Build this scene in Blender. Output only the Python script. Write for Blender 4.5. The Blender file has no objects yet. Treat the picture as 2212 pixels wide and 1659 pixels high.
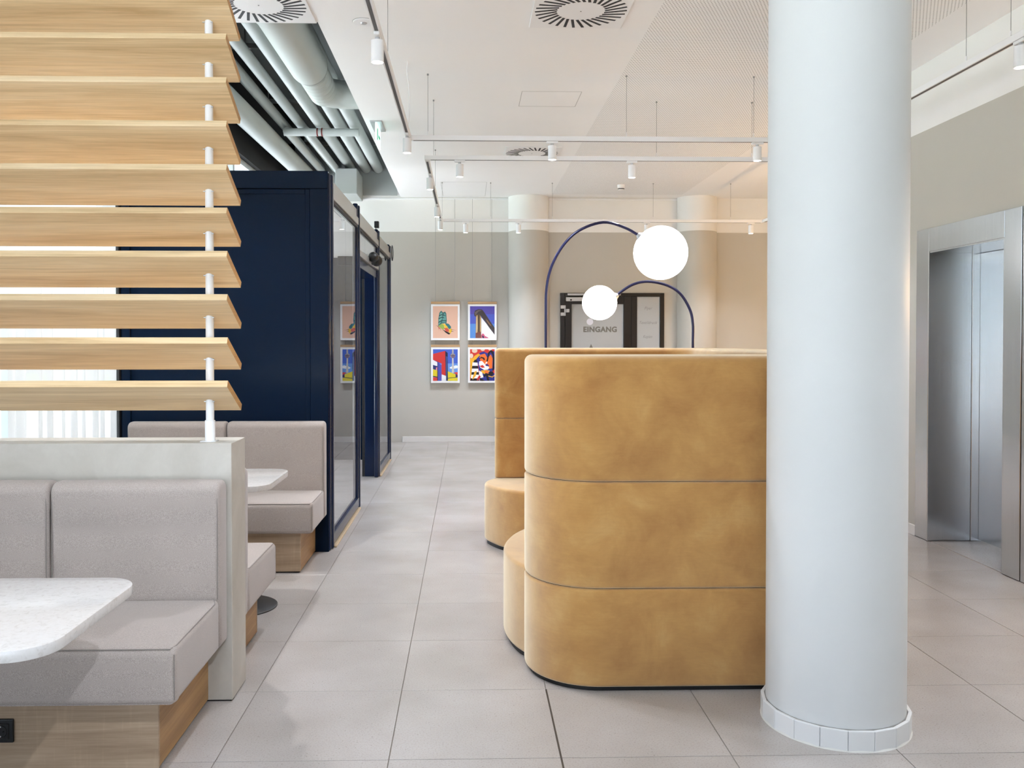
import bpy, bmesh, math, random
from mathutils import Vector, Matrix
random.seed(7)
PI = math.pi
scene = bpy.context.scene
COL = scene.collection

# ------------------------------------------------------------------ camera
cam_data = bpy.data.cameras.new('camera')
cam_data.sensor_fit = 'HORIZONTAL'
cam_data.sensor_width = 36.0
cam_data.lens = 36.0 * 1889.44 / 2212.0
cam_data.shift_x = (1106.0 - 1057.45) / 2212.0
cam_data.shift_y = (759.67 - 829.5) / 2212.0
cam_data.clip_start = 0.05
cam_data.clip_end = 200
cam = bpy.data.objects.new('camera', cam_data)
COL.objects.link(cam)
cam.location = (0, 0, 1.461)
cam.rotation_euler = (PI / 2 - 0.0145, 0, -0.0246)
scene.camera = cam

# ------------------------------------------------------------------ world, exposure
world = bpy.data.worlds.new('overcast_sky')
scene.world = world
world.use_nodes = True
bg = world.node_tree.nodes['Background']
bg.inputs[0].default_value = (0.78, 0.93, 1.12, 1)
bg.inputs[1].default_value = 1.85
scene.view_settings.view_transform = 'Standard'
scene.view_settings.look = 'None'
scene.view_settings.gamma = 1.0
scene.view_settings.use_curve_mapping = False
scene.view_settings.exposure = 0.0
try:
    scene.cycles.use_denoising = True
    scene.cycles.max_bounces = 6
    scene.cycles.diffuse_bounces = 4
    scene.cycles.glossy_bounces = 3
    scene.cycles.transparent_max_bounces = 16
    scene.cycles.sample_clamp_indirect = 12.0
    scene.cycles.caustics_reflective = False
    scene.cycles.use_adaptive_sampling = True
    scene.cycles.adaptive_threshold = 0.12
    scene.cycles.adaptive_min_samples = 16
    scene.cycles.caustics_refractive = False
except Exception:
    pass

# sun added behind the building: stays out of the room, bounces off the paving
sun_l = bpy.data.lights.new('sun', 'SUN')
sun_l.energy = 44.0
sun_l.color = (0.90, 0.98, 1.09)
sun_l.angle = math.radians(0.6)
sun = bpy.data.objects.new('sun', sun_l)
COL.objects.link(sun)
sun.rotation_euler = Vector((-0.50, -0.42, -0.85)).to_track_quat('-Z', 'Y').to_euler()

SPOT_W = 60.0
GLOBE_E = 3.2

# ------------------------------------------------------------------ helpers
def lin(c):
    def f(x):
        x /= 255.0
        return x / 12.92 if x <= 0.04045 else ((x + 0.055) / 1.055) ** 2.4
    return (f(c[0]), f(c[1]), f(c[2]), 1.0)

def nodes_of(name):
    m = bpy.data.materials.new(name)
    m.use_nodes = True
    nt = m.node_tree
    return m, nt, nt.nodes['Principled BSDF']

def mat(name, rgb, rough=0.5, metal=0.0, spec=0.5, emit=None, estr=1.0, coat=0.0):
    m, nt, b = nodes_of(name)
    b.inputs['Base Color'].default_value = lin(rgb)
    b.inputs['Roughness'].default_value = rough
    b.inputs['Metallic'].default_value = metal
    b.inputs['Specular IOR Level'].default_value = spec
    b.inputs['Coat Weight'].default_value = coat
    if emit:
        b.inputs['Emission Color'].default_value = lin(emit)
        b.inputs['Emission Strength'].default_value = estr
    return m

def coords(nt, scale=(1, 1, 1), kind='Object', loc=(0, 0, 0)):
    tc = nt.nodes.new('ShaderNodeTexCoord')
    mp = nt.nodes.new('ShaderNodeMapping')
    mp.inputs['Scale'].default_value = scale
    mp.inputs['Location'].default_value = loc
    nt.links.new(tc.outputs[kind], mp.inputs['Vector'])
    return mp

def noise(nt, vec, scale, detail=4, rough=0.5, dist=0.0):
    n = nt.nodes.new('ShaderNodeTexNoise')
    n.inputs['Scale'].default_value = scale
    n.inputs['Detail'].default_value = detail
    n.inputs['Roughness'].default_value = rough
    n.inputs['Distortion'].default_value = dist
    nt.links.new(vec.outputs[0], n.inputs['Vector'])
    return n

def ramp(nt, fac, stops):
    r = nt.nodes.new('ShaderNodeValToRGB')
    el = r.color_ramp.elements
    while len(el) < len(stops):
        el.new(0.5)
    for e, (p, c) in zip(el, stops):
        e.position = p
        e.color = c
    nt.links.new(fac, r.inputs['Fac'])
    return r

def mixc(nt, a, b, fac, mode='MIX'):
    x = nt.nodes.new('ShaderNodeMix')
    x.data_type = 'RGBA'
    x.blend_type = mode
    for sock, v in ((x.inputs[0], fac), (x.inputs[6], a), (x.inputs[7], b)):
        if hasattr(v, 'is_linked') or hasattr(v, 'links'):
            nt.links.new(v, sock)
        else:
            sock.default_value = v
    return x.outputs[2]

def bump(nt, b, height, strength=0.2, dist=0.002):
    n = nt.nodes.new('ShaderNodeBump')
    n.inputs['Strength'].default_value = strength
    n.inputs['Distance'].default_value = dist
    nt.links.new(height, n.inputs['Height'])
    nt.links.new(n.outputs[0], b.inputs['Normal'])

def paint(name, rgb, rough=0.6, var=0.02):
    m, nt, b = nodes_of(name)
    mp = coords(nt, kind='Object')
    n = noise(nt, mp, 1.3, 4)
    c = lin(rgb)
    d = tuple(max(0, x * (1 - var * 2)) for x in c[:3]) + (1,)
    r = ramp(nt, n.outputs['Fac'], [(0.3, d), (0.7, c)])
    nt.links.new(r.outputs[0], b.inputs['Base Color'])
    b.inputs['Roughness'].default_value = rough
    n2 = noise(nt, mp, 90, 3)
    bump(nt, b, n2.outputs['Fac'], 0.06, 0.001)
    return m

def wood(name, light, mid, dark, rough=0.45, grain=1.0, axis='x', ray=0.0):
    m, nt, b = nodes_of(name)
    oi = nt.nodes.new('ShaderNodeObjectInfo')
    tc = nt.nodes.new('ShaderNodeTexCoord')
    ofs = nt.nodes.new('ShaderNodeVectorMath'); ofs.operation = 'SCALE'
    one = nt.nodes.new('ShaderNodeCombineXYZ')
    for k in range(3):
        nt.links.new(oi.outputs['Random'], one.inputs[k])
    nt.links.new(one.outputs[0], ofs.inputs[0]); ofs.inputs['Scale'].default_value = 37.0
    add = nt.nodes.new('ShaderNodeVectorMath'); add.operation = 'ADD'
    nt.links.new(tc.outputs['Object'], add.inputs[0]); nt.links.new(ofs.outputs[0], add.inputs[1])
    mp = nt.nodes.new('ShaderNodeMapping')
    sc = {'x': (0.55, 9, 9), 'y': (9, 0.55, 9), 'z': (9, 9, 0.55)}[axis]
    mp.inputs['Scale'].default_value = tuple(s * grain for s in sc)
    nt.links.new(add.outputs[0], mp.inputs['Vector'])
    n1 = noise(nt, mp, 1.6, 6, 0.62, 0.6)
    mp2 = nt.nodes.new('ShaderNodeMapping')
    sc2 = {'x': (2.2, 120, 120), 'y': (120, 2.2, 120), 'z': (120, 120, 2.2)}[axis]
    mp2.inputs['Scale'].default_value = sc2
    nt.links.new(add.outputs[0], mp2.inputs['Vector'])
    n2 = noise(nt, mp2, 1.5, 4, 0.6)
    r1 = ramp(nt, n1.outputs['Fac'], [(0.28, lin(dark)), (0.5, lin(mid)), (0.72, lin(light))])
    r2 = ramp(nt, n2.outputs['Fac'], [(0.35, (0.80, 0.78, 0.74, 1)), (0.6, (1, 1, 1, 1))])
    c = mixc(nt, r1.outputs[0], r2.outputs[0], 0.75, 'MULTIPLY')
    if ray:
        mp3 = nt.nodes.new('ShaderNodeMapping')
        sc3 = {'x': (70, 70, 5), 'y': (70, 70, 5), 'z': (5, 70, 70)}[axis]
        mp3.inputs['Scale'].default_value = sc3
        nt.links.new(add.outputs[0], mp3.inputs['Vector'])
        n3 = noise(nt, mp3, 1.0, 3, 0.5)
        r3 = ramp(nt, n3.outputs['Fac'], [(0.56, (1, 1, 1, 1)), (0.72, (1.12, 1.12, 1.12, 1))])
        c = mixc(nt, c, r3.outputs[0], ray, 'MULTIPLY')
    hv = nt.nodes.new('ShaderNodeHueSaturation')
    mr = nt.nodes.new('ShaderNodeMapRange')
    mr.inputs['To Min'].default_value = 0.94; mr.inputs['To Max'].default_value = 1.06
    nt.links.new(oi.outputs['Random'], mr.inputs['Value'])
    nt.links.new(mr.outputs[0], hv.inputs['Value'])
    nt.links.new(c, hv.inputs['Color'])
    nt.links.new(hv.outputs[0], b.inputs['Base Color'])
    b.inputs['Roughness'].default_value = rough
    bump(nt, b, n2.outputs['Fac'], 0.10, 0.001)
    return m

def terrazzo(name):
    m, nt, b = nodes_of(name)
    oi = nt.nodes.new('ShaderNodeObjectInfo')
    tc = nt.nodes.new('ShaderNodeTexCoord')
    geo = nt.nodes.new('ShaderNodeNewGeometry')
    mp = nt.nodes.new('ShaderNodeMapping')
    nt.links.new(geo.outputs['Position'], mp.inputs['Vector'])
    big = noise(nt, mp, 2.2, 3)
    r = ramp(nt, big.outputs['Fac'], [(0.3, lin((168, 160, 155))), (0.7, lin((181, 174, 170)))])
    fine = noise(nt, mp, 160, 2, 0.6)
    rf = ramp(nt, fine.outputs['Fac'], [(0.30, (0.80, 0.78, 0.76, 1)), (0.48, (1, 1, 1, 1)), (0.70, (1.03, 1.03, 1.03, 1))])
    c = mixc(nt, r.outputs[0], rf.outputs[0], 0.8, 'MULTIPLY')
    vo = nt.nodes.new('ShaderNodeTexVoronoi')
    vo.inputs['Scale'].default_value = 55
    nt.links.new(mp.outputs[0], vo.inputs['Vector'])
    rv = ramp(nt, vo.outputs['Distance'], [(0.0, (0.45, 0.42, 0.39, 1)), (0.10, (0.55, 0.52, 0.48, 1)), (0.13, (1, 1, 1, 1))])
    sel = nt.nodes.new('ShaderNodeSeparateColor')
    nt.links.new(vo.outputs['Color'], sel.inputs[0])
    gt = nt.nodes.new('ShaderNodeMath'); gt.operation = 'GREATER_THAN'; gt.inputs[1].default_value = 0.72
    nt.links.new(sel.outputs[0], gt.inputs[0])
    ml = nt.nodes.new('ShaderNodeMath'); ml.operation = 'MULTIPLY'; ml.inputs[1].default_value = 0.75
    nt.links.new(gt.outputs[0], ml.inputs[0])
    c = mixc(nt, c, rv.outputs[0], ml.outputs[0], 'MULTIPLY')
    hv = nt.nodes.new('ShaderNodeHueSaturation')
    mr = nt.nodes.new('ShaderNodeMapRange')
    mr.inputs['To Min'].default_value = 0.975; mr.inputs['To Max'].default_value = 1.02
    nt.links.new(oi.outputs['Random'], mr.inputs['Value'])
    nt.links.new(mr.outputs[0], hv.inputs['Value'])
    nt.links.new(c, hv.inputs['Color'])
    nt.links.new(hv.outputs[0], b.inputs['Base Color'])
    b.inputs['Roughness'].default_value = 0.24
    b.inputs['Specular IOR Level'].default_value = 0.5
    return m

def fabric(name, a, bcol):
    m, nt, b = nodes_of(name)
    mp = coords(nt, (1, 1, 1))
    n1 = noise(nt, mp, 620, 2, 0.6)
    n0 = noise(nt, mp, 7, 3)
    r = ramp(nt, n1.outputs['Fac'], [(0.35, lin(a)), (0.65, lin(bcol))])
    r0 = ramp(nt, n0.outputs['Fac'], [(0.3, (0.95, 0.95, 0.95, 1)), (0.7, (1, 1, 1, 1))])
    c = mixc(nt, r.outputs[0], r0.outputs[0], 1.0, 'MULTIPLY')
    nt.links.new(c, b.inputs['Base Color'])
    b.inputs['Roughness'].default_value = 0.9
    b.inputs['Specular IOR Level'].default_value = 0.15
    b.inputs['Sheen Weight'].default_value = 0.25
    b.inputs['Sheen Roughness'].default_value = 0.5
    bump(nt, b, n1.outputs['Fac'], 0.35, 0.001)
    return m

def velvet(name):
    m, nt, b = nodes_of(name)
    mp = coords(nt, (1, 1, 1))
    n0 = noise(nt, mp, 4.5, 6, 0.62, 0.4)
    mp2 = coords(nt, (6, 6, 40))
    n2 = noise(nt, mp2, 3.0, 4, 0.6)
    r = ramp(nt, n0.outputs['Fac'], [(0.30, lin((168, 113, 50))), (0.55, lin((190, 138, 70))), (0.75, lin((204, 159, 94)))])
    r2 = ramp(nt, n2.outputs['Fac'], [(0.3, (0.93, 0.92, 0.90, 1)), (0.7, (1, 1, 1, 1))])
    c = mixc(nt, r.outputs[0], r2.outputs[0], 1.0, 'MULTIPLY')
    nt.links.new(c, b.inputs['Base Color'])
    b.inputs['Roughness'].default_value = 0.85
    b.inputs['Specular IOR Level'].default_value = 0.1
    b.inputs['Sheen Weight'].default_value = 1.0
    b.inputs['Sheen Roughness'].default_value = 0.62
    b.inputs['Sheen Tint'].default_value = lin((255, 246, 222))
    n3 = noise(nt, mp, 26, 4, 0.6)
    bump(nt, b, n3.outputs['Fac'], 0.12, 0.004)
    return m

def steel(name):
    m, nt, b = nodes_of(name)
    mp = coords(nt, (420, 420, 1.2))
    n = noise(nt, mp, 1.0, 3)
    r = ramp(nt, n.outputs['Fac'], [(0.3, lin((202, 205, 208))), (0.7, lin((216, 218, 220)))])
    nt.links.new(r.outputs[0], b.inputs['Base Color'])
    b.inputs['Metallic'].default_value = 1.0
    b.inputs['Roughness'].default_value = 0.24
    bump(nt, b, n.outputs['Fac'], 0.03, 0.0003)
    return m

def concrete(name):
    m, nt, b = nodes_of(name)
    mp = coords(nt, (1, 1, 1))
    n = noise(nt, mp, 3.0, 8, 0.6, 0.8)
    n2 = noise(nt, mp, 60, 3)
    r = ramp(nt, n.outputs['Fac'], [(0.3, lin((178, 171, 160))), (0.55, lin((190, 184, 174))), (0.75, lin((199, 194, 185)))])
    r2 = ramp(nt, n2.outputs['Fac'], [(0.3, (0.97, 0.97, 0.97, 1)), (0.7, (1, 1, 1, 1))])
    c = mixc(nt, r.outputs[0], r2.outputs[0], 1.0, 'MULTIPLY')
    nt.links.new(c, b.inputs['Base Color'])
    b.inputs['Roughness'].default_value = 0.5
    return m

def quartz(name):
    m, nt, b = nodes_of(name)
    mp = coords(nt, (1, 1, 1))
    n = noise(nt, mp, 55, 5, 0.6, 1.0)
    r = ramp(nt, n.outputs['Fac'], [(0.34, lin((196, 191, 187))), (0.46, lin((207, 203, 200))), (0.7, lin((211, 208, 206)))])
    nt.links.new(r.outputs[0], b.inputs['Base Color'])
    b.inputs['Roughness'].default_value = 0.12
    return m

def thin_glass(name, tint=(1, 1, 1, 1), ior=1.5):
    m = bpy.data.materials.new(name); m.use_nodes = True
    nt = m.node_tree; nt.nodes.clear()
    out = nt.nodes.new('ShaderNodeOutputMaterial')
    tr = nt.nodes.new('ShaderNodeBsdfTransparent'); tr.inputs[0].default_value = tint
    gl = nt.nodes.new('ShaderNodeBsdfGlossy'); gl.inputs['Roughness'].default_value = 0.0
    fr = nt.nodes.new('ShaderNodeFresnel'); fr.inputs[0].default_value = ior
    geo = nt.nodes.new('ShaderNodeNewGeometry')
    # the fresnel node inverts its index on back faces of the thin slab: keep outside index on both sides
    mx = nt.nodes.new('ShaderNodeMixShader')
    inv = nt.nodes.new('ShaderNodeMath'); inv.operation = 'SUBTRACT'; inv.inputs[0].default_value = 1.0
    nt.links.new(geo.outputs['Backfacing'], inv.inputs[1])
    ml = nt.nodes.new('ShaderNodeMath'); ml.operation = 'MULTIPLY'
    nt.links.new(fr.outputs[0], ml.inputs[0]); nt.links.new(inv.outputs[0], ml.inputs[1])
    nt.links.new(ml.outputs[0], mx.inputs[0])
    nt.links.new(tr.outputs[0], mx.inputs[1]); nt.links.new(gl.outputs[0], mx.inputs[2])
    nt.links.new(mx.outputs[0], out.inputs[0])
    return m

def sheer(name):
    m = bpy.data.materials.new(name); m.use_nodes = True
    nt = m.node_tree; nt.nodes.clear()
    out = nt.nodes.new('ShaderNodeOutputMaterial')
    tr = nt.nodes.new('ShaderNodeBsdfTransparent')
    tl = nt.nodes.new('ShaderNodeBsdfTranslucent'); tl.inputs[0].default_value = (0.62, 0.62, 0.61, 1)
    df = nt.nodes.new('ShaderNodeBsdfDiffuse'); df.inputs[0].default_value = (0.93, 0.93, 0.92, 1)
    m1 = nt.nodes.new('ShaderNodeMixShader'); m1.inputs[0].default_value = 0.68
    nt.links.new(tl.outputs[0], m1.inputs[1]); nt.links.new(df.outputs[0], m1.inputs[2])
    m2 = nt.nodes.new('ShaderNodeMixShader'); m2.inputs[0].default_value = 0.07
    nt.links.new(m1.outputs[0], m2.inputs[1]); nt.links.new(tr.outputs[0], m2.inputs[2])
    nt.links.new(m2.outputs[0], out.inputs[0])
    return m

def emitter(name, rgb, strength):
    m = bpy.data.materials.new(name); m.use_nodes = True
    nt = m.node_tree; nt.nodes.clear()
    out = nt.nodes.new('ShaderNodeOutputMaterial')
    em = nt.nodes.new('ShaderNodeEmission')
    em.inputs[0].default_value = lin(rgb); em.inputs[1].default_value = strength
    nt.links.new(em.outputs[0], out.inputs[0])
    return m

def perforated(name):
    """white plaster board with a fine field of drilled holes (8 mm on a 20 mm grid)"""
    m, nt, b = nodes_of(name)
    tc = nt.nodes.new('ShaderNodeTexCoord')
    sp = nt.nodes.new('ShaderNodeSeparateXYZ')
    nt.links.new(tc.outputs['Object'], sp.inputs[0])
    def M(op, a, bb=None):
        n = nt.nodes.new('ShaderNodeMath'); n.operation = op
        for k, v in ((0, a), (1, bb)):
            if v is None: continue
            if hasattr(v, 'links'): nt.links.new(v, n.inputs[k])
            else: n.inputs[k].default_value = v
        return n.outputs[0]
    px = M('MULTIPLY', sp.outputs[0], 1 / 0.021)
    py = M('MULTIPLY', sp.outputs[1], 1 / 0.021)
    row = M('MULTIPLY', M('MODULO', M('FLOOR', py), 2.0), 0.5)
    fx = M('SUBTRACT', M('FRACT', M('ADD', px, row)), 0.5)
    fy = M('SUBTRACT', M('FRACT', py), 0.5)
    d = M('SQRT', M('ADD', M('MULTIPLY', fx, fx), M('MULTIPLY', fy, fy)))
    hole = M('LESS_THAN', d, 0.20)
    c = mixc(nt, lin((246, 246, 246)), lin((136, 136, 136)), hole)
    nt.links.new(c, b.inputs['Base Color'])
    b.inputs['Roughness'].default_value = 0.7
    return m

class MB:
    """collects faces in world coordinates"""
    def __init__(s):
        s.v, s.f, s.mi = [], [], []
        s.m = 0
    def add(s, vs, fs):
        o = len(s.v)
        s.v += [tuple(p) for p in vs]
        s.f += [tuple(i + o for i in f) for f in fs]
        s.mi += [s.m] * len(fs)
        return s
    def box(s, x0, x1, y0, y1, z0, z1):
        vs = [(x, y, z) for z in (z0, z1) for y in (y0, y1) for x in (x0, x1)]
        return s.add(vs, [(0, 2, 3, 1), (4, 5, 7, 6), (0, 1, 5, 4), (2, 6, 7, 3), (0, 4, 6, 2), (1, 3, 7, 5)])
    def tube(s, pts, r, n=10, cap=True):
        pts = [Vector(p) for p in pts]
        rs = r if isinstance(r, (list, tuple)) else [r] * len(pts)
        ref = Vector((0, 0, 1))
        if abs((pts[-1] - pts[0]).normalized().z) > 0.9: ref = Vector((0, 1, 0))
        d0 = (pts[1] - pts[0]).normalized()
        a = (ref - d0 * ref.dot(d0)).normalized()
        vs, fs = [], []
        for i, p in enumerate(pts):
            if i == 0: d = (pts[1] - pts[0])
            elif i == len(pts) - 1: d = pts[-1] - pts[-2]
            else: d = (pts[i + 1] - pts[i]).normalized() + (pts[i] - pts[i - 1]).normalized()
            d.normalize()
            a = (a - d * a.dot(d)).normalized()
            b = d.cross(a)
            for k in range(n):
                t = 2 * PI * k / n
                vs.append(p + (a * math.cos(t) + b * math.sin(t)) * rs[i])
        for i in range(len(pts) - 1):
            for k in range(n):
                k2 = (k + 1) % n
                fs.append((i * n + k, i * n + k2, (i + 1) * n + k2, (i + 1) * n + k))
        if cap:
            fs.append(tuple(range(n))[::-1])
            fs.append(tuple(range((len(pts) - 1) * n, len(pts) * n)))
        return s.add(vs, fs)
    def lathe(s, prof, c=(0, 0, 0), n=32, cap=True):
        """prof: list of (r, z) from bottom to top"""
        vs, fs = [], []
        for r, z in prof:
            for k in range(n):
                t = 2 * PI * k / n
                vs.append((c[0] + r * math.cos(t), c[1] + r * math.sin(t), c[2] + z))
        for i in range(len(prof) - 1):
            for k in range(n):
                k2 = (k + 1) % n
                fs.append((i * n + k, i * n + k2, (i + 1) * n + k2, (i + 1) * n + k))
        if cap:
            fs.append(tuple(range(n))[::-1])
            fs.append(tuple(range((len(prof) - 1) * n, len(prof) * n)))
        return s.add(vs, fs)
    def sphere(s, c, r, n=40, m=24):
        prof = [(max(1e-4, r * math.sin(PI * i / m)), -r * math.cos(PI * i / m)) for i in range(m + 1)]
        return s.lathe(prof, c, n)
    def prism(s, pts2, z0, z1, f=None):
        """closed outline (ccw) extruded; f maps (a,b,c) to world"""
        f = f or (lambda a, b, c: (a, b, c))
        n = len(pts2)
        vs = [f(a, b, z0) for a, b in pts2] + [f(a, b, z1) for a, b in pts2]
        fs = [tuple(range(n))[::-1], tuple(range(n, 2 * n))]
        fs += [(i, (i + 1) % n, n + (i + 1) % n, n + i) for i in range(n)]
        return s.add(vs, fs)
    def cushion(s, outline, z0, z1, r_top, r_bot=None, f=None, steps=5):
        """closed ccw outline extruded with rounded rims"""
        f = f or (lambda a, b, c: (a, b, c))
        r_bot = r_top if r_bot is None else r_bot
        n = len(outline)
        P = [Vector((a, b)) for a, b in outline]
        nor = []
        for i in range(n):
            e1 = (P[i] - P[i - 1]).normalized(); e2 = (P[(i + 1) % n] - P[i]).normalized()
            n1 = Vector((-e1.y, e1.x)); n2 = Vector((-e2.y, e2.x))
            b = (n1 + n2)
            b = b / max(0.35, b.length_squared / 2) if b.length > 1e-6 else n1
            nor.append(b)
        rings = []
        for k in range(steps + 1):
            t = PI / 2 * k / steps
            rings.append((z0 + r_bot * (1 - math.cos(t)), r_bot * (1 - math.sin(t))))
        for k in range(steps + 1):
            t = PI / 2 * k / steps
            rings.append((z1 - r_top * (1 - math.sin(t)), r_top * (1 - math.cos(t))))
        vs, fs = [], []
        for z, ins in rings:
            for i in range(n):
                q = P[i] + nor[i] * ins
                vs.append(f(q.x, q.y, z))
        m = len(rings)
        for j in range(m - 1):
            for i in range(n):
                i2 = (i + 1) % n
                fs.append((j * n + i, j * n + i2, (j + 1) * n + i2, (j + 1) * n + i))
        fs.append(tuple(range(n))[::-1])
        fs.append(tuple(range((m - 1) * n, m * n)))
        return s.add(vs, fs)
    def build(s, name, mats, parent=None, smooth=35, bevel=0.0, bseg=2, origin=None):
        if not isinstance(mats, (list, tuple)): mats = [mats]
        bm = bmesh.new()
        V = [bm.verts.new(p) for p in s.v]
        for f, mi in zip(s.f, s.mi):
            try:
                fc = bm.faces.new([V[i] for i in f]); fc.material_index = mi
            except ValueError:
                pass
        bmesh.ops.recalc_face_normals(bm, faces=bm.faces)
        if bevel > 0:
            bmesh.ops.bevel(bm, geom=[e for e in bm.edges if e.calc_face_angle(0) > 0.5], offset=bevel, segments=bseg, profile=0.5, affect='EDGES', clamp_overlap=True)
        if parent is not None:
            org = Vector(ORG[parent.name])
        elif origin is not None:
            org = Vector(origin)
        else:
            xs = [v.co.x for v in bm.verts]; ys = [v.co.y for v in bm.verts]; zs = [v.co.z for v in bm.verts]
            org = Vector(((min(xs) + max(xs)) / 2, (min(ys) + max(ys)) / 2, min(zs)))
        for v in bm.verts: v.co -= org
        me = bpy.data.meshes.new(name)
        bm.to_mesh(me); bm.free()
        for mm in mats: me.materials.append(mm)
        if smooth:
            for p in me.polygons: p.use_smooth = True
            me.set_sharp_from_angle(angle=math.radians(smooth))
        o = bpy.data.objects.new(name, me)
        COL.objects.link(o)
        if parent is not None: o.parent = parent
        else: o.location = org
        ORG[o.name] = tuple(org)
        return o
ORG = {}

def tag(o, label=None, cat=None, group=None, kind=None):
    if label: o['label'] = label
    if cat: o['category'] = cat
    if group: o['group'] = group
    if kind: o['kind'] = kind
    return o

def thing(name, loc, label=None, cat=None, group=None, kind=None):
    o = bpy.data.objects.new(name, None)
    o.empty_display_size = 0.1
    COL.objects.link(o)
    o.location = loc
    ORG[o.name] = tuple(loc)
    return tag(o, label, cat, group, kind)

def struct(o):
    o['kind'] = 'structure'
    return o

def copy_tree(o, loc=None, parent=None):
    c = o.copy()
    COL.objects.link(c)
    c.parent = parent
    if loc is not None: c.location = loc
    for ch in list(o.children):
        copy_tree(ch, None, c)
    return c

def arc(cx, cy, r, a0, a1, n):
    return [(cx + r * math.cos(math.radians(a0 + (a1 - a0) * i / n)), cy + r * math.sin(math.radians(a0 + (a1 - a0) * i / n))) for i in range(n + 1)]

def rrect(x0, x1, y0, y1, r, n=6):
    return arc(x1 - r, y0 + r, r, -90, 0, n) + arc(x1 - r, y1 - r, r, 0, 90, n) + arc(x0 + r, y1 - r, r, 90, 180, n) + arc(x0 + r, y0 + r, r, 180, 270, n)

def catmull(pts, k=6):
    P = [Vector(p) for p in pts]
    out = []
    for i in range(len(P) - 1):
        p0 = P[max(0, i - 1)]; p1 = P[i]; p2 = P[i + 1]; p3 = P[min(len(P) - 1, i + 2)]
        for j in range(k):
            t = j / k
            out.append(0.5 * ((2 * p1) + (p2 - p0) * t + (2 * p0 - 5 * p1 + 4 * p2 - p3) * t * t + (3 * p1 - p0 - 3 * p2 + p3) * t ** 3))
    out.append(P[-1])
    return out

# ------------------------------------------------------------------ materials
M_WHITE = paint('white_wall_paint', (238, 237, 234), 0.6)
M_BEIGE = paint('greige_wall_paint', (192, 188, 179), 0.6)
M_CEIL = paint('white_ceiling_paint', (246, 246, 246), 0.7, 0.01)
M_COLUMN = paint('white_column_paint', (218, 218, 217), 0.5)
M_GREYPAINT = paint('grey_green_plenum_paint', (172, 176, 173), 0.6)
M_SLABPAINT = paint('dark_grey_slab_paint', (140, 144, 143), 0.7)
M_PIPE = paint('white_pipe_wrap', (184, 190, 186), 0.55, 0.03)
M_BLACKPAINT = mat('black_plenum_paint', (12, 12, 13), 0.8)
M_PERF = perforated('perforated_acoustic_board')
M_FLOOR = terrazzo('terrazzo_tile')
M_GROUT = mat('floor_grout', (138, 130, 122), 0.8)
M_JOINT = mat('dark_joint_filler', (70, 60, 50), 0.7)
M_MARBLE = paint('white_stone_skirting', (226, 224, 221), 0.35, 0.03)
M_OAK = wood('oak_slat', (243, 219, 181), (229, 200, 156), (200, 165, 119), 0.42)
M_OAKEND = wood('oak_slat_edge', (206, 160, 96), (190, 140, 78), (170, 120, 62), 0.5, axis='y')
M_SONOMA = wood('pale_oak_laminate', (192, 168, 142), (174, 149, 123), (148, 122, 98), 0.45, ray=0.8)
M_SONOMA_S = wood('pale_oak_laminate_side', (190, 150, 100), (174, 134, 86), (150, 112, 70), 0.45, axis='y')
M_BAR = wood('light_wood_bar', (206, 172, 130), (196, 160, 118), (180, 146, 104), 0.5)
M_FAB = fabric('taupe_upholstery', (150, 139, 132), (190, 178, 171))
M_SEAM = mat('upholstery_seam', (140, 132, 127), 0.9)
M_VELVET = velvet('mustard_velvet')
M_VSEAM = mat('velvet_seam', (84, 56, 24), 0.9)
M_CONC = concrete('grey_stone_laminate')
M_QUARTZ = quartz('white_quartz')
M_NAVY = mat('navy_lacquered_metal', (10, 28, 58), 0.20, 0.0, 0.45)
M_NAVYPANEL = mat('navy_satin_panel', (6, 24, 46), 0.24, 0.0, 0.14)
M_NAVYTUBE = mat('navy_lamp_tube', (22, 25, 70), 0.3)
M_SATIN = mat('satin_grey_metal', (176, 174, 170), 0.32, 0.7)
M_BLACK = mat('black_plastic', (14, 14, 15), 0.4)
M_BLACKMET = mat('black_powder_coat', (26, 25, 25), 0.5)
M_DARKFRAME = mat('anthracite_door_frame', (22, 20, 22), 0.3)
M_WPLAST = mat('white_lacquer', (240, 240, 241), 0.35)
M_GREYMET = mat('grey_zinc', (150, 152, 152), 0.4, 0.6)
M_SILVER = mat('silver_metal', (196, 197, 200), 0.3, 0.6)
M_STEEL = steel('brushed_steel')
M_GLASS = thin_glass('clear_glass')
M_FROST = mat('frosted_glass_film', (176, 180, 182), 0.22, 0.0, 0.5)
M_LETTER = mat('letter_film_grey', (112, 111, 105), 0.5)
M_PENCIL = mat('thin_grey_lettering', (128, 128, 130), 0.5)
M_DOTFILM = mat('white_dot_film', (222, 224, 234), 0.4)
M_CURTAIN = sheer('sheer_white_curtain')
M_LENS = emitter('spot_lens_glow', (255, 250, 240), 14.0)
M_LENS.cycles.emission_sampling = 'NONE'
M_GLOBE = emitter('opal_globe_glow', (252, 250, 250), GLOBE_E)
M_EXIT = emitter('exit_sign_glow', (214, 250, 246), 2.2)
M_EXITG = emitter('exit_sign_green', (40, 190, 120), 0.8)
M_DARKSLOT = mat('diffuser_slot', (24, 26, 32), 0.6)
M_TAN = mat('tan_threshold', (190, 168, 136), 0.35)
M_WARMLAMP = emitter('warm_wall_lamp_glow', (255, 196, 120), 10.0)
M_WIRE = mat('steel_wire', (150, 150, 150), 0.4, 0.5)
M_LAWN = mat('lawn_green', (120, 140, 96), 0.9)
M_ALU = mat('white_window_frame', (206, 212, 214), 0.4)

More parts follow.
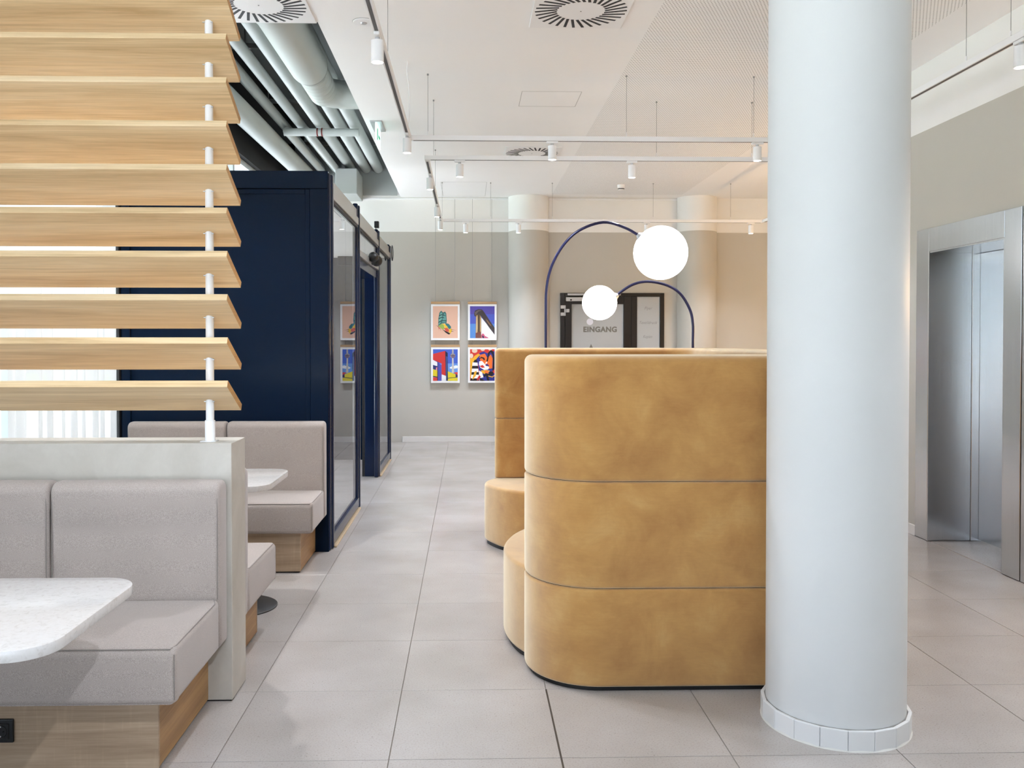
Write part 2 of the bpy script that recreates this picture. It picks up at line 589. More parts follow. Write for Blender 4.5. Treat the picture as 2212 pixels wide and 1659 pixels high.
# ------------------------------------------------------------------ room shell
YB = 12.416     # back wall
ZC = 3.465      # suspended ceiling
ZS = 4.20       # slab above
XR = 3.325      # lift wall
XF = -2.55      # glazed facade
XO = -0.95      # edge of the ceiling opening
ZTONE = 2.976   # white band above greige paint
YR = -2.5

m = MB(); m.box(XF - 0.1, 5.7, YR - 0.1, YB + 0.15, -0.12, -0.004)
floor = struct(m.build('floor', M_GROUT, smooth=0))

# terrazzo tiles, one object each
TX, TY, TS = 0.3247, 3.6236, 0.6
def tile_mesh(w, d):
    g = 0.0016
    mm = MB().box(g, w - g, g, d - g, -0.004, 0.0)
    o = mm.build('floor_tile', M_FLOOR, smooth=0, bevel=0.0008, bseg=1, origin=(0, 0, 0))
    return o
tile0 = tile_mesh(TS, TS)
tile0.parent = floor
fl = Vector(ORG[floor.name])
first = True
def put_tile(src, x, y):
    global first
    if src is tile0 and first:
        o = src; first = False
    else:
        o = src.copy(); COL.objects.link(o); o.parent = floor
    o.location = Vector((x, y, 0)) - fl
    return o
ncol = 0
last_w = YB - (TY + TS * 14)
half = tile_mesh(TS, last_w); half.parent = floor; half_used = False
for i in range(-5, 9):
    x = TX + TS * i
    for j in range(-4, 15):
        y = TY + TS * j
        if x > 3.9 and y < 7.2: continue          # behind the lift wall
        if x > XR + 0.6 and y < 7.3: continue
        if x < -1.6 and y < 1.8: continue
        if x >= 3.2 and y < 4.7: continue
        if j == 14:
            if not half_used:
                half.location = Vector((x, y, 0)) - fl; half_used = True
            else:
                put_tile(half, x, y)
        else:
            put_tile(tile0, x, y)
m = MB().box(TX - 0.0035, TX + 0.0035, 1.2, 3.62, -0.003, 0.0004)
m.build('expansion_joint', M_JOINT, floor, smooth=0)

# back wall, two paint tones
m = MB(); m.m = 0; m.box(XF - 0.1, 5.7, YB, YB + 0.15, 0, ZTONE)
m.m = 1; m.box(XF - 0.1, 5.7, YB, YB + 0.15, ZTONE, ZS)
struct(m.build('wall_back', [M_BEIGE, M_WHITE], smooth=0))
# right wall with the lift opening
LY0, LY1, LZ = 5.33, 6.222, 2.09
YRE = 7.35
m = MB(); m.m = 0
m.box(XR, 3.75, YR, LY0, 0, ZTONE); m.box(XR, 3.75, LY1, YRE, 0, ZTONE); m.box(XR, 3.75, LY0, LY1, LZ, ZTONE)
m.m = 1; m.box(XR, 3.75, YR, YRE, ZTONE, ZS)
struct(m.build('wall_right', [M_BEIGE, M_WHITE], smooth=0))
m = MB(); m.box(3.75, 5.7, YRE - 0.15, YRE, 0, ZS)
struct(m.build('wall_alcove_near', M_BEIGE, smooth=0))
m = MB(); m.box(5.55, 5.7, YRE, YB, 0, ZS)
struct(m.build('wall_alcove_end', M_BEIGE, smooth=0))

# half round pilasters on the back wall
def pilaster(x, y, r, name):
    t = thing(name, (x, y, 0))
    m = MB(); m.m = 0
    pts = [(x + r * math.cos(math.radians(a)), y + r * math.sin(math.radians(a))) for a in range(0, -181, -5)]
    pts = pts[::-1]
    def band(z0, z1):
        n = len(pts)
        vs = [(a, b, z0) for a, b in pts] + [(a, b, z1) for a, b in pts]
        m.add(vs, [(i, i + 1, n + i + 1, n + i) for i in range(n - 1)])
    band(0, ZTONE); m.m = 1; band(ZTONE, ZC)
    m.m = 0
    m.build('shaft', [M_BEIGE, M_WHITE], t)
    sk = MB()
    pts2 = [(x + (r + 0.014) * math.cos(math.radians(a)), y + (r + 0.014) * math.sin(math.radians(a))) for a in range(-180, 1, 10)]
    n = len(pts2)
    sk.add([(a, b, 0.0) for a, b in pts2] + [(a, b, 0.075) for a, b in pts2] + [(a, b, 0.075) for a, b in pts[::2]],
           [(i, i + 1, n + i + 1, n + i) for i in range(n - 1)] + [(n + i, n + i + 1, 2 * n + i + 1, 2 * n + i) for i in range(n - 1)])
    sk.build('skirting', M_MARBLE, t)
    return t
p1 = pilaster(0.857, YB - 0.005, 0.285, 'pilaster')
tag(p1, 'greige half-round pilaster on the back wall between the hanging pictures and the dark door', 'column')
p2 = pilaster(3.257, YB - 0.005, 0.280, 'pilaster')
tag(p2, 'half-round pilaster on the back wall right of the dark door, lit warm', 'column')

# ceiling with the opening over the vestibule
m = MB(); m.box(XO, 5.7, YR, YB, ZC, ZC + 0.06); m.box(XF, XO, YR, 5.589, ZC, ZC + 0.06)
ceil = struct(m.build('ceiling', M_CEIL, smooth=0))
m = MB().box(1.165, 2.972, YR + 0.2, 12.12, ZC - 0.0015, ZC)
m.build('perforated_panel', M_PERF, ceil, smooth=0)
m = MB().box(XF - 0.1, 5.7, YR - 0.1, YB + 0.15, ZS, ZS + 0.15)
struct(m.build('ceiling_slab', M_SLABPAINT, smooth=0))
# fascia upstands around the opening
m = MB().box(XO, XO + 0.03, 5.589, YB, ZC + 0.06, ZS)
struct(m.build('trim_1', M_GREYPAINT, smooth=0))
m = MB().box(XF, XO, 5.53, 5.589, ZC + 0.06, ZS)
struct(m.build('trim_2', M_GREYPAINT, smooth=0))
m = MB().box(XF, -1.0, YB - 0.02, YB - 0.001, ZC + 0.02, ZS)
struct(m.build('trim_3', M_GREYPAINT, smooth=0))
# bulkhead box next to the pipe ends
m = MB().box(-1.77, -1.48, 11.75, YB - 0.02, 3.40, 3.74)
struct(m.build('trim_4', M_GREYPAINT, smooth=0, bevel=0.01))
m = MB().box(XF - 0.02, XF + 0.12, 5.60, YB, 3.44, ZS)
struct(m.build('trim_5', M_BLACKPAINT, smooth=0))
m = MB().box(XF + 0.12, -2.12, 5.6, 11.4, 3.98, ZS)
struct(m.build('trim_6', M_BLACKPAINT, smooth=0))

# access panels in the ceiling
for (x0, x1, y0, y1) in ((0.436, 0.925, 7.10, 7.555), (-0.349, 0.242, 11.2, 12.3)):
    m = MB(); w = 0.004; zz = (ZC - 0.0008, ZC)
    m.box(x0, x1, y0, y0 + w, *zz); m.box(x0, x1, y1 - w, y1, *zz)
    m.box(x0, x0 + w, y0 + w, y1 - w, *zz); m.box(x1 - w, x1, y0 + w, y1 - w, *zz)
    m.build('access_panel_frame', mat('panel_joint_shade', (176, 176, 174), 0.7), ceil, smooth=0)  # grey strips put the shade of the panel grooves into colour

# baseboards
m = MB().box(-0.93, 0.572, YB - 0.014, YB, 0, 0.078); m.box(1.142, 1.31, YB - 0.014, YB, 0, 0.078); m.box(2.80, 2.977, YB - 0.014, YB, 0, 0.078); m.box(3.537, 5.55, YB - 0.014, YB, 0, 0.078)
struct(m.build('baseboard_back', M_MARBLE, smooth=0, bevel=0.002, bseg=1))
m = MB().box(XR - 0.014, XR, 6.39, YRE, 0, 0.077)
struct(m.build('baseboard_right', M_MARBLE, smooth=0, bevel=0.002, bseg=1))

# picture rail
rail_w = []
for k, (x0, x1) in enumerate(((-1.72, 0.573), (1.143, 2.976))):
    m = MB().box(x0, x1, YB - 0.012, YB, 3.43, 3.452)
    o = m.build('trim_%d' % (7 + k), M_WPLAST, smooth=0)
    struct(o)

# glazed facade on the left (window_1) and rear window wall (window_2)
def window_wall(name, axis, at, a0, a1, n):
    t = thing(name, (at, a0, 0) if axis == 'x' else (a0, at, 0), kind='structure')
    def bx(m, lo, hi, a, b, z0, z1):
        if axis == 'x': m.box(at + lo, at + hi, a, b, z0, z1)
        else: m.box(a, b, at + lo, at + hi, z0, z1)
        return m
    bx(MB(), -0.06, 0.06, a0, a1, 0.0, 0.10).build('bottom_rail', M_ALU, t, smooth=0)
    bx(MB(), -0.06, 0.06, a0, a1, 3.38, 3.46).build('top_rail', M_ALU, t, smooth=0)
    st = (a1 - a0) / n
    for k in range(n + 1):
        a = a0 + st * k
        bx(MB(), -0.05, 0.05, max(a0, a - 0.03), min(a1, a + 0.03), 0.10, 3.38).build('mullion', M_ALU, t, smooth=0)
    for k in range(n):
        bx(MB(), -0.004, 0.004, a0 + st * k + 0.03, a0 + st * (k + 1) - 0.03, 0.10, 3.38).build('pane', M_GLASS, t, smooth=0)
    return t
window_wall('window_1', 'x', XF, YR, YB, 10)
window_wall('window_2', 'y', YR, XF, 1.10, 3)
m = MB().box(1.10, XR, YR - 0.08, YR + 0.06, 0, ZC)
struct(m.build('wall_front', M_BEIGE, smooth=0))  # unseen solid stretch added to keep rear window light off the column
m = MB().box(-40, -13, -40, 40, -0.2, -0.1)
struct(m.build('ground_lawn', M_LAWN, smooth=0))
M_PAVE = mat('pale_paving', (214, 212, 208), 0.8)  # pale ground added to bounce sun and sky light up to the ceiling
m = MB().box(-13, XF - 0.1, -40, 40, -0.2, -0.1)
struct(m.build('ground_outside', M_PAVE, smooth=0))
m = MB().box(XF - 0.1, 30, -40, YR - 0.1, -0.2, -0.1)
struct(m.build('ground_forecourt', M_PAVE, smooth=0))

# sheer curtains
def curtain(y0, y1, label, ph):
    m = MB(); n = int((y1 - y0) / 0.011); vs = []
    for i in range(n + 1):
        y = y0 + (y1 - y0) * i / n
        s = (y - y0)
        off = 0.030 * math.sin(s * 2 * PI / 0.145 + ph) + 0.011 * math.sin(s * 2 * PI / 0.33 + 2 * ph)
        vs.append((-2.39 + off, y))
    V = [(a, b, 0.02) for a, b in vs] + [(a * 1.0, b, 3.36) for a, b in vs]
    m.add(V, [(i, i + 1, n + 2 + i, n + 1 + i) for i in range(n)])
    t = thing('curtain', (-2.39, (y0 + y1) / 2, 0), label, 'curtain')
    m.build('cloth', M_CURTAIN, t, smooth=80)
    MB().tube([(-2.39, y0, 3.37), (-2.39, y1, 3.37)], 0.012, 8).build('curtain_rail', M_WPLAST, t)
    return t
curtain(4.57, 5.94, 'sheer white curtain hanging between the window and the navy vestibule wall', 0.3)
curtain(2.10, 4.50, 'sheer white curtain at the far left behind the oak slats', 1.4)

# ------------------------------------------------------------------ big round column
CX, CY, CR = 1.404, 3.303, 0.252
t = thing('round_column', (CX, CY, 0), 'thick round white column standing beside the mustard booth, tiled base', 'column')
MB().lathe([(CR, 0), (CR, ZC)], (CX, CY, 0), 96, cap=False).build('shaft', M_COLUMN, t)
nt_ = 18
seg = 2 * PI / nt_
M_BASET = paint('white_base_tile', (232, 231, 230), 0.4, 0.04)
MB().lathe([(0.256, 0), (0.256, 0.071), (0.2535, 0.0745)], (CX, CY, 0), 72, cap=False).build('tile_bed', mat('tile_mortar', (150, 146, 140), 0.8), t)
base_t = None
for k in range(nt_):
    a = seg * (k + 0.35)
    if base_t is None:
        hw = 0.2665 * math.tan(seg / 2) - 0.0012
        mm = MB()
        q = [(0.2535, -hw), (0.2665, -hw), (0.2665, hw), (0.2535, hw)]
        mm.prism(q, 0.003, 0.073)
        base_t = mm.build('base_tile', M_BASET, smooth=0, bevel=0.0012, bseg=1, origin=(0, 0, 0))
        o = base_t
    else:
        o = base_t.copy(); COL.objects.link(o)
    o.parent = t; o.location = (0, 0, 0); o.rotation_euler = (0, 0, a)
MB().lathe([(0.268, 0.0), (0.272, 0.0), (0.2665, 0.006)], (CX, CY, 0), 72, cap=False).build('sealant_bead', mat('sealant_white', (214, 211, 205), 0.6), t)

# ------------------------------------------------------------------ lift (elevator)
t = thing('elevator', (XR, 5.78, 0), 'brushed steel elevator entrance with a closed sliding door in the right wall', 'elevator')
xf = XR - 0.012
MB().box(xf, XR + 0.02, 6.222, 6.392, 0.004, 2.257).build('far_jamb', M_STEEL, t, smooth=0, bevel=0.002, bseg=1)
MB().box(xf, XR + 0.02, 5.163, 5.33, 0.004, 2.257).build('near_jamb', M_STEEL, t, smooth=0, bevel=0.002, bseg=1)
MB().box(xf, XR + 0.02, 5.333, 6.219, 2.088, 2.257).build('header', M_STEEL, t, smooth=0, bevel=0.002, bseg=1)
MB().box(xf + 0.004, XR + 0.02, 4.86, 5.157, 0.004, 2.257).build('control_panel_column', M_STEEL, t, smooth=0, bevel=0.002, bseg=1)
MB().box(XR - 0.011, 3.624, 6.214, 6.2215, 0.004, 2.088).build('far_reveal', M_STEEL, t, smooth=0)
MB().box(3.626, 3.70, 6.206, 6.2215, 0.004, 2.088).build('door_frame_strip', M_STEEL, t, smooth=0, bevel=0.002, bseg=1)
MB().box(XR - 0.011, 3.70, 5.3305, 5.340, 0.004, 2.088).build('near_reveal', M_STEEL, t, smooth=0)
MB().box(XR - 0.011, 3.70, 5.341, 6.205, 2.078, 2.0875).build('soffit', M_STEEL, t, smooth=0)
dr = MB().box(3.682, 3.705, 5.345, 5.768, 0.012, 2.077).build('door_leaf', M_STEEL, t, smooth=0, bevel=0.002, bseg=1)
dr2 = MB().box(3.682, 3.705, 5.772, 6.205, 0.012, 2.077).build('door_leaf', M_STEEL, t, smooth=0, bevel=0.002, bseg=1)
MB().box(XR + 0.006, 3.705, 5.345, 6.195, 0.0, 0.004).build('sill', M_FLOOR, t, smooth=0)

# ------------------------------------------------------------------ navy glass vestibule
XG = -0.945
t = thing('entrance_vestibule', (-1.65, 8.3, 0), 'navy metal entrance vestibule with glass side walls behind the booth benches', 'vestibule')
MB().box(-2.36, -0.985, 6.034, 6.06, 0.02, 2.60).build('front_panel', M_NAVYPANEL, t, smooth=0)
MB().box(-2.36, -0.955, 6.010, 6.06, 2.488, 2.608).build('top_rail', M_NAVYPANEL, t, smooth=0, bevel=0.002, bseg=1)
MB().box(-1.078, -0.955, 6.010, 6.06, 0.0, 2.486).build('right_stile', M_NAVYPANEL, t, smooth=0, bevel=0.002, bseg=1)
MB().box(-2.36, -2.30, 6.010, 6.06, 0.0, 2.486).build('left_stile', M_NAVYPANEL, t, smooth=0, bevel=0.002, bseg=1)
MB().box(-1.113, -1.080, 6.022, 6.05, 0.03, 2.486).build('bead', M_NAVYPANEL, t, smooth=0, bevel=0.003, bseg=1)
MB().box(-2.30, -1.113, 6.022, 6.05, 2.452, 2.486).build('bead', M_NAVYPANEL, t, smooth=0, bevel=0.003, bseg=1)
MB().box(-2.385, -2.362, 5.985, 6.06, 0.0, 2.60).build('edge_trim', M_BLACKMET, t, smooth=0, bevel=0.003, bseg=1)
# corner posts: two rounded bars
MB().box(-0.992, -0.945, 6.025, 6.075, 0.0, 2.60).build('corner_post', M_NAVY, t, bevel=0.016, bseg=4)
MB().box(-0.985, -0.933, 6.078, 6.132, 0.0, 2.60).build('corner_post', M_NAVY, t, bevel=0.016, bseg=4)
posts = [(7.535, 7.625, 2.625), (9.225, 9.305, 2.615), (10.56, 10.65, 2.60)]
for (y0, y1, zt) in posts:
    ym = (y0 + y1) / 2
    MB().box(-0.990, -0.945, y0, ym - 0.003, 0.0, zt).build('post', M_NAVY, t, bevel=0.013, bseg=3)
    MB().box(-0.987, -0.934, ym + 0.003, y1, 0.0, zt - 0.01).build('post', M_NAVY, t, bevel=0.013, bseg=3)
spans = [(6.132, 7.535), (7.625, 9.225), (9.305, 10.56)]
for k, (y0, y1) in enumerate(spans):
    MB().box(-0.972, -0.952, y0, y1, 2.500, 2.572).build('fascia', M_SATIN, t, smooth=0)
    MB().box(-0.985, -0.936, y0, y1, 2.436, 2.498).build('top_beam', M_SATIN, t, smooth=0, bevel=0.003, bseg=1)
    MB().box(-0.982, -0.944, y0, y1, 2.416, 2.434).build('glazing_bead', M_BLACKMET, t, smooth=0)
    if k != 1:
        MB().box(-0.964, -0.956, y0, y1, 0.098, 2.416).build('glass_pane', M_GLASS, t, smooth=0)
        MB().box(-0.985, -0.938, y0, y1, 0.020, 0.098).build('bottom_rail', M_NAVY, t, smooth=0, bevel=0.006, bseg=2)
        MB().box(-0.980, -0.920, y0, y1, 0.0, 0.014).build('threshold_strip', M_TAN, t, smooth=0, bevel=0.003, bseg=1)
    else:
        MB().box(-0.964, -0.956, y0, y1, 2.238, 2.416).build('transom_pane', M_GLASS, t, smooth=0)
        MB().box(-0.985, -0.936, y0, y1, 2.182, 2.236).build('door_header', M_SATIN, t, smooth=0, bevel=0.003, bseg=1)
        MB().box(-1.13, -0.960, y0, y1, 2.10, 2.180).build('door_operator', M_NAVY, t, smooth=0, bevel=0.004, bseg=1)
MB().box(-1.098, -0.940, 9.312, 9.38, 0.0, 2.18).build('door_jamb', M_NAVY, t, smooth=0, bevel=0.004, bseg=2)
MB().box(-1.125, -1.100, 9.31, 9.36, 0.0, 2.10).build('jamb_seal', M_BLACKMET, t, smooth=0)
MB().box(-2.36, -0.99, 6.06, 10.65, 2.44, 2.47).build('roof_panel', M_WHITE, t, smooth=0)
MB().box(-2.36, -0.99, 10.60, 10.65, 0.0, 2.60).build('rear_panel', M_NAVYPANEL, t, smooth=0)
# motion sensor over the door: base and two domes
s = MB().tube([(-0.936, 8.55, 2.235), (-0.90, 8.55, 2.235)], [0.055, 0.050], 18).build('motion_sensor', M_BLACK, t)
MB().sphere((-0.895, 8.62, 2.228), 0.056, 20, 12).build('sensor_dome', M_BLACK, s)
MB().sphere((-0.900, 8.36, 2.240), 0.050, 20, 12).build('sensor_dome', M_BLACK, s)
# camera box on the middle post, cable loop on the last post
cb = MB().box(-0.985, -0.938, 9.235, 9.30, 2.632, 2.70).build('camera_box', M_BLACK, t, smooth=0, bevel=0.004, bseg=1)
MB().tube([(-0.975, 9.30, 2.63), (-0.97, 9.33, 2.61), (-0.968, 9.30, 2.59)], 0.004, 6).build('cable', M_BLACK, t)
loop = [(-0.965 + 0.0 * math.cos(a), 10.62 + 0.10 * math.cos(a), 2.50 + 0.09 * math.sin(a)) for a in [i * PI / 9 for i in range(-4, 14)]]
MB().tube([(p[0] + 0.05, p[1], p[2]) for p in loop], 0.006, 6).build('cable', M_BLACK, t)

# ------------------------------------------------------------------ booth partition and benches
PY0, PY1, PZ = 3.531, 3.745, 1.043
t = thing('booth_divider', (-1.65, 3.64, 0), 'low grey stone-look partition wall between the booth benches, carrying the oak slats', 'partition')
MB().box(-2.33, -0.95, PY0, PY1, 0.006, PZ).build('body', M_CONC, t, smooth=0, bevel=0.0015, bseg=1)
MB().box(-2.32, -0.955, PY0 + 0.005, PY1 - 0.005, 0.0, 0.006).build('base_shadow_gap', M_BLACK, t, smooth=0)  # black sheet painted as the shade under the body

def bench(yb, sg, depth, label, pl_in, socket=False):
    """yb: wall line, sg: -1 faces the camera, +1 faces away"""
    Y = lambda s: yb + sg * s
    t = thing('upholstered_bench', (-1.62, Y(depth / 2), 0), label, 'bench')
    xs = [(-2.275, -1.622), (-1.616, -0.965)]
    for (x0, x1) in xs:
        # back cushion profile (s, z)
        prof = [(0.004, 0.25), (0.105, 0.25), (0.118, 0.44)] + arc(0.083, 0.863, 0.042, -6, 90, 8) + arc(0.046, 0.863, 0.042, 90, 180, 6)
        f = (lambda a, b, c: (c, Y(a), b))
        bk = MB().cushion(prof, x0, x1, 0.022, f=f, steps=4).build('back_cushion', M_FAB, t, smooth=50)
        # seat cushion profile
        sp = [(0.122, 0.252), (depth - 0.01, 0.252)] + arc(depth - 0.022, 0.274, 0.022, -60, 0, 4) + arc(depth - 0.040, 0.408, 0.036, 0, 90, 6) + [(0.122, 0.446)]
        st = MB().cushion(sp, x0, x1, 0.022, f=f, steps=4).build('seat_cushion', M_FAB, t, smooth=50)
        e = 0.0030
        zz = 0.4435
        MB().tube([(x0 + 0.02, Y(0.125), zz + 0.002), (x0 + 0.008, Y(0.16), zz - 0.002), (x0 + 0.008, Y(depth - 0.04), zz - 0.004), (x0 + 0.02, Y(depth - 0.012), zz - 0.008),
                   (x1 - 0.02, Y(depth - 0.012), zz - 0.008), (x1 - 0.008, Y(depth - 0.04), zz - 0.004), (x1 - 0.008, Y(0.16), zz - 0.002), (x1 - 0.02, Y(0.125), zz + 0.002)], 0.0022, 6).build('seam', M_SEAM, st)
        MB().tube([(x1 - 0.0045, Y(depth - 0.006), 0.27), (x1 - 0.0045, Y(depth - 0.006), 0.42)], 0.0018, 6).build('seam', M_SEAM, st)
        MB().tube([(x0 + 0.008, Y(0.122), 0.45), (x0 + 0.008, Y(0.120), 0.80), (x0 + 0.012, Y(0.118), 0.868), (x0 + 0.035, Y(0.115), 0.882), (x1 - 0.035, Y(0.115), 0.882), (x1 - 0.012, Y(0.118), 0.868), (x1 - 0.008, Y(0.120), 0.80), (x1 - 0.008, Y(0.122), 0.45)], 0.0020, 6).build('seam', M_SEAM, bk)
    dpl = depth - pl_in
    a, b = sorted((Y(0.0), Y(dpl - 0.012)))
    MB().box(-2.25, -1.047, a, b, 0.010, 0.25).build('plinth', M_SONOMA_S, t, smooth=0)
    a, b = sorted((Y(dpl - 0.012), Y(dpl)))
    MB().box(-2.25, -1.045, a, b, 0.010, 0.25).build('plinth_front', M_SONOMA, t, smooth=0, bevel=0.001, bseg=1)
    a, b = sorted((Y(0.0), Y(dpl - 0.02)))
    MB().box(-2.24, -1.055, a, b, 0.0, 0.010).build('base_shadow_gap', M_BLACK, t, smooth=0)  # black sheet stands in for the shade below the plinth
    if socket:
        yf = Y(dpl)
        fr = MB().box(-1.605, -1.525, yf - 0.010, yf, 0.107, 0.186).build('power_socket', M_BLACK, t, smooth=0, bevel=0.003, bseg=2)
        MB().box(-1.592, -1.538, yf - 0.013, yf - 0.009, 0.120, 0.173).build('socket_insert', M_BLACK, fr, smooth=0, bevel=0.002, bseg=1)
        rg = [(-1.565 + 0.020 * math.cos(2 * PI * k / 24), yf - 0.0135, 0.1465 + 0.020 * math.sin(2 * PI * k / 24)) for k in range(25)]
        MB().tube(rg, 0.0018, 6, cap=False).build('socket_ring', M_BLACK, fr)
        for zc in (0.1295, 0.1635):
            MB().box(-1.567, -1.563, yf - 0.0145, yf - 0.013, zc - 0.003, zc + 0.003).build('earth_clip', M_SILVER, fr, smooth=0)
        for xc in (-1.5745, -1.5555):
            MB().tube([(xc, yf - 0.0142, 0.1465), (xc, yf - 0.0130, 0.1465)], 0.0026, 10).build('pin_hole', mat('socket_hole', (2, 2, 2), 0.9), fr)
    return t
bench(PY0, -1, 0.642, 'taupe upholstered bench in the foreground at the near side of the stone partition', 0.072, True)
bench(PY1, 1, 0.672, 'taupe upholstered bench facing away, behind the stone partition', 0.072)
bench(6.005, -1, 0.570, 'taupe upholstered bench against the navy vestibule wall, farthest of the benches', 0.03)

# tables
def table(y0, y1, label, feet):
    x0, x1, zt = -2.20, -1.012, 0.718
    t = thing('booth_table', ((x0 + x1) / 2, (y0 + y1) / 2, 0), label, 'table')
    out = arc(x1 - 0.11, y0 + 0.11, 0.11, -90, 0, 10) + arc(x1 - 0.11, y1 - 0.11, 0.11, 0, 90, 10) + arc(x0 + 0.06, y1 - 0.06, 0.06, 90, 180, 6) + arc(x0 + 0.06, y0 + 0.06, 0.06, 180, 270, 6)
    MB().cushion(out, zt - 0.030, zt, 0.003, 0.003, steps=2).build('table_top', M_QUARTZ, t)
    yc = (y0 + y1) / 2 + 0.06
    for xc in feet:
        MB().lathe([(0.20, 0.0), (0.20, 0.005), (0.195, 0.008), (0.04, 0.010)], (xc, yc, 0), 48).build('foot_disc', M_BLACKMET, t)
        MB().lathe([(0.033, 0.009), (0.033, zt - 0.042)], (xc, yc, 0), 24).build('pedestal', M_BLACKMET, t)
        MB().box(xc - 0.13, xc + 0.13, yc - 0.13, yc + 0.13, zt - 0.042, zt - 0.0305).build('mounting_plate', M_BLACKMET, t, smooth=0)
    return t
table(2.095, 2.745, 'white quartz booth table in the near left corner in front of the bench', (-1.62,))
table(4.42, 5.035, 'white quartz booth table on a black foot, behind the stone partition', (-1.245, -1.95))

# ------------------------------------------------------------------ oak slat screen
t = thing('slat_screen', (-1.65, 3.6, PZ), 'screen of ten tilted oak slats on a white tube above the stone partition', 'room divider')
for i in range(1, 11):
    zt = 2.663 - 0.1708 * (i - 2)
    U = Vector((3.472, zt - 0.0245)); L = Vector((3.684, zt - 0.1345))
    nv = Vector((0.452, 0.892)) * 0.028
    prof = [L, L + nv, U + nv, U]
    x0, x1 = -2.33, -0.95
    m = MB(); m.m = 0
    vs = [(x, p.x, p.y) for x in (x0, x1) for p in prof]
    m.add(vs, [(0, 1, 5, 4), (1, 2, 6, 5), (2, 3, 7, 6), (3, 0, 4, 7)])
    m.m = 1; m.add(vs, [(0, 3, 2, 1), (4, 5, 6, 7)])
    cz = zt - 0.06
    bm_o = m.build('slat', [M_OAK, M_OAKEND], t, smooth=0, bevel=0.0012, bseg=1)
PXX, PYY = -1.054, 3.598
MB().tube([(PXX, PYY, PZ + 0.001), (PXX + 0.003, PYY, ZC)], 0.0163, 20).build('post', M_WPLAST, t)
MB().lathe([(0.0205, 0.0), (0.0205, 0.084), (0.0175, 0.085)], (PXX, PYY, PZ + 0.0015), 24).build('collar', M_WPLAST, t)
MB().box(PXX - 0.033, PXX + 0.028, PYY - 0.028, PYY + 0.03, PZ, PZ + 0.0025).build('base_plate', M_WPLAST, t, smooth=0)
for i in range(1, 11):
    zt = 2.663 - 0.1708 * (i - 2)
    zz = zt - 0.0245 - (PYY - 0.02 - 3.472) * (0.1065 / 0.21) - 0.004
    MB().tube([(PXX - 0.021, PYY - 0.010, zz - 0.008), (PXX + 0.021, PYY - 0.010, zz - 0.008)], 0.0022, 6).build('pin', M_SILVER, t)

# ------------------------------------------------------------------ mustard velvet booth sofa
t = thing('booth_sofa', (1.1, 5.2, 0), 'high-backed mustard velvet booth sofa of stacked rounded cushions beside the round column', 'sofa')
def u_outline(ins=0.0):
    o = []
    o += arc(0.556, 3.886, 0.303, 180, 270, 16)
    o += [(0.8, 3.583), (1.1, 3.583)]
    o += arc(1.4, 4.183, 0.60, 270, 360, 18)
    o += [(2.0, 4.8), (2.0, 5.6)]
    o += arc(1.4, 6.25, 0.60, 0, 90, 18)
    o += [(1.1, 6.85), (0.8, 6.85)]
    o += arc(0.50, 6.55, 0.30, 90, 172, 14)
    o += arc(0.243, 6.523, 0.043, 180, 270, 5)
    o += [(0.8, 6.48), (1.1, 6.48)]
    o += arc(1.4, 6.25, 0.23, 90, 0, 10)
    o += [(1.63, 5.6), (1.63, 4.8)]
    o += arc(1.4, 4.183, 0.23, 0, -90, 10)
    o += [(1.1, 3.953), (0.8, 3.953)]
    o += arc(0.293, 3.913, 0.040, 90, 170, 5)
    return o
UO = u_outline()
b1 = MB().cushion(UO, 0.018, 0.4265, 0.015).build('back_cushion_tier', M_VELVET, t, smooth=60)
b2 = MB().cushion(UO, 0.4275, 0.870, 0.015).build('back_cushion_tier', M_VELVET, t, smooth=60)
b3 = MB().cushion(UO, 0.871, 1.392, 0.032, 0.015).build('back_cushion_tier', M_VELVET, t, smooth=60)
# seats: rounded at the aisle end
near = [(0.262, 3.958), (0.215, 4.06), (0.186, 4.18), (0.176, 4.30), (0.184, 4.42), (0.212, 4.55), (0.255, 4.67), (0.325, 4.79), (0.43, 4.875), (0.57, 4.915)]
nb = [(p.x, p.y) for p in catmull([(a, b, 0) for a, b in near], 5)]
near_out = [(0.45, 3.958), (0.9, 3.958), (1.395, 3.958), (1.62, 4.19), (1.62, 4.6), (1.45, 4.915), (1.0, 4.915)] + nb[::-1]
MB().cushion(near_out, 0.022, 0.428, 0.020).build('seat', M_VELVET, t, smooth=50)
far = [(0.205, 6.475), (0.160, 6.42), (0.124, 6.33), (0.124, 6.23), (0.165, 6.12), (0.222, 6.02), (0.30, 5.935), (0.40, 5.875), (0.55, 5.835)]
fb = [(p.x, p.y) for p in catmull([(a, b, 0) for a, b in far], 5)]
far_out = fb + [(0.9, 5.835), (1.35, 5.835), (1.62, 6.0), (1.62, 6.24), (1.395, 6.475), (0.9, 6.475), (0.5, 6.475)]
MB().cushion(far_out, 0.022, 0.432, 0.026).build('seat', M_VELVET, t, smooth=50)
def inset(o, d):
    P = [Vector(p) for p in o]; n = len(P); r = []
    for i in range(n):
        e1 = (P[i] - P[i - 1]).normalized(); e2 = (P[(i + 1) % n] - P[i]).normalized()
        b = Vector((-e1.y, e1.x)) + Vector((-e2.y, e2.x)); b.normalize()
        r.append(tuple(P[i] + b * d))
    return r
MB().prism(inset(UO, 0.018), 0.0, 0.030).build('base_plate', M_BLACK, t, smooth=0)  # black inset plates stand in for the shade in the gap under the sofa
MB().prism(inset(near_out, 0.018), 0.0, 0.028).build('base_plate', M_BLACK, t, smooth=0)
MB().prism(inset(far_out, 0.018), 0.0, 0.028).build('base_plate', M_BLACK, t, smooth=0)
for z in (0.427, 0.8705):
    MB().prism(inset(UO, 0.012), z - 0.006, z + 0.006).build('seam', M_VSEAM, t, smooth=0)

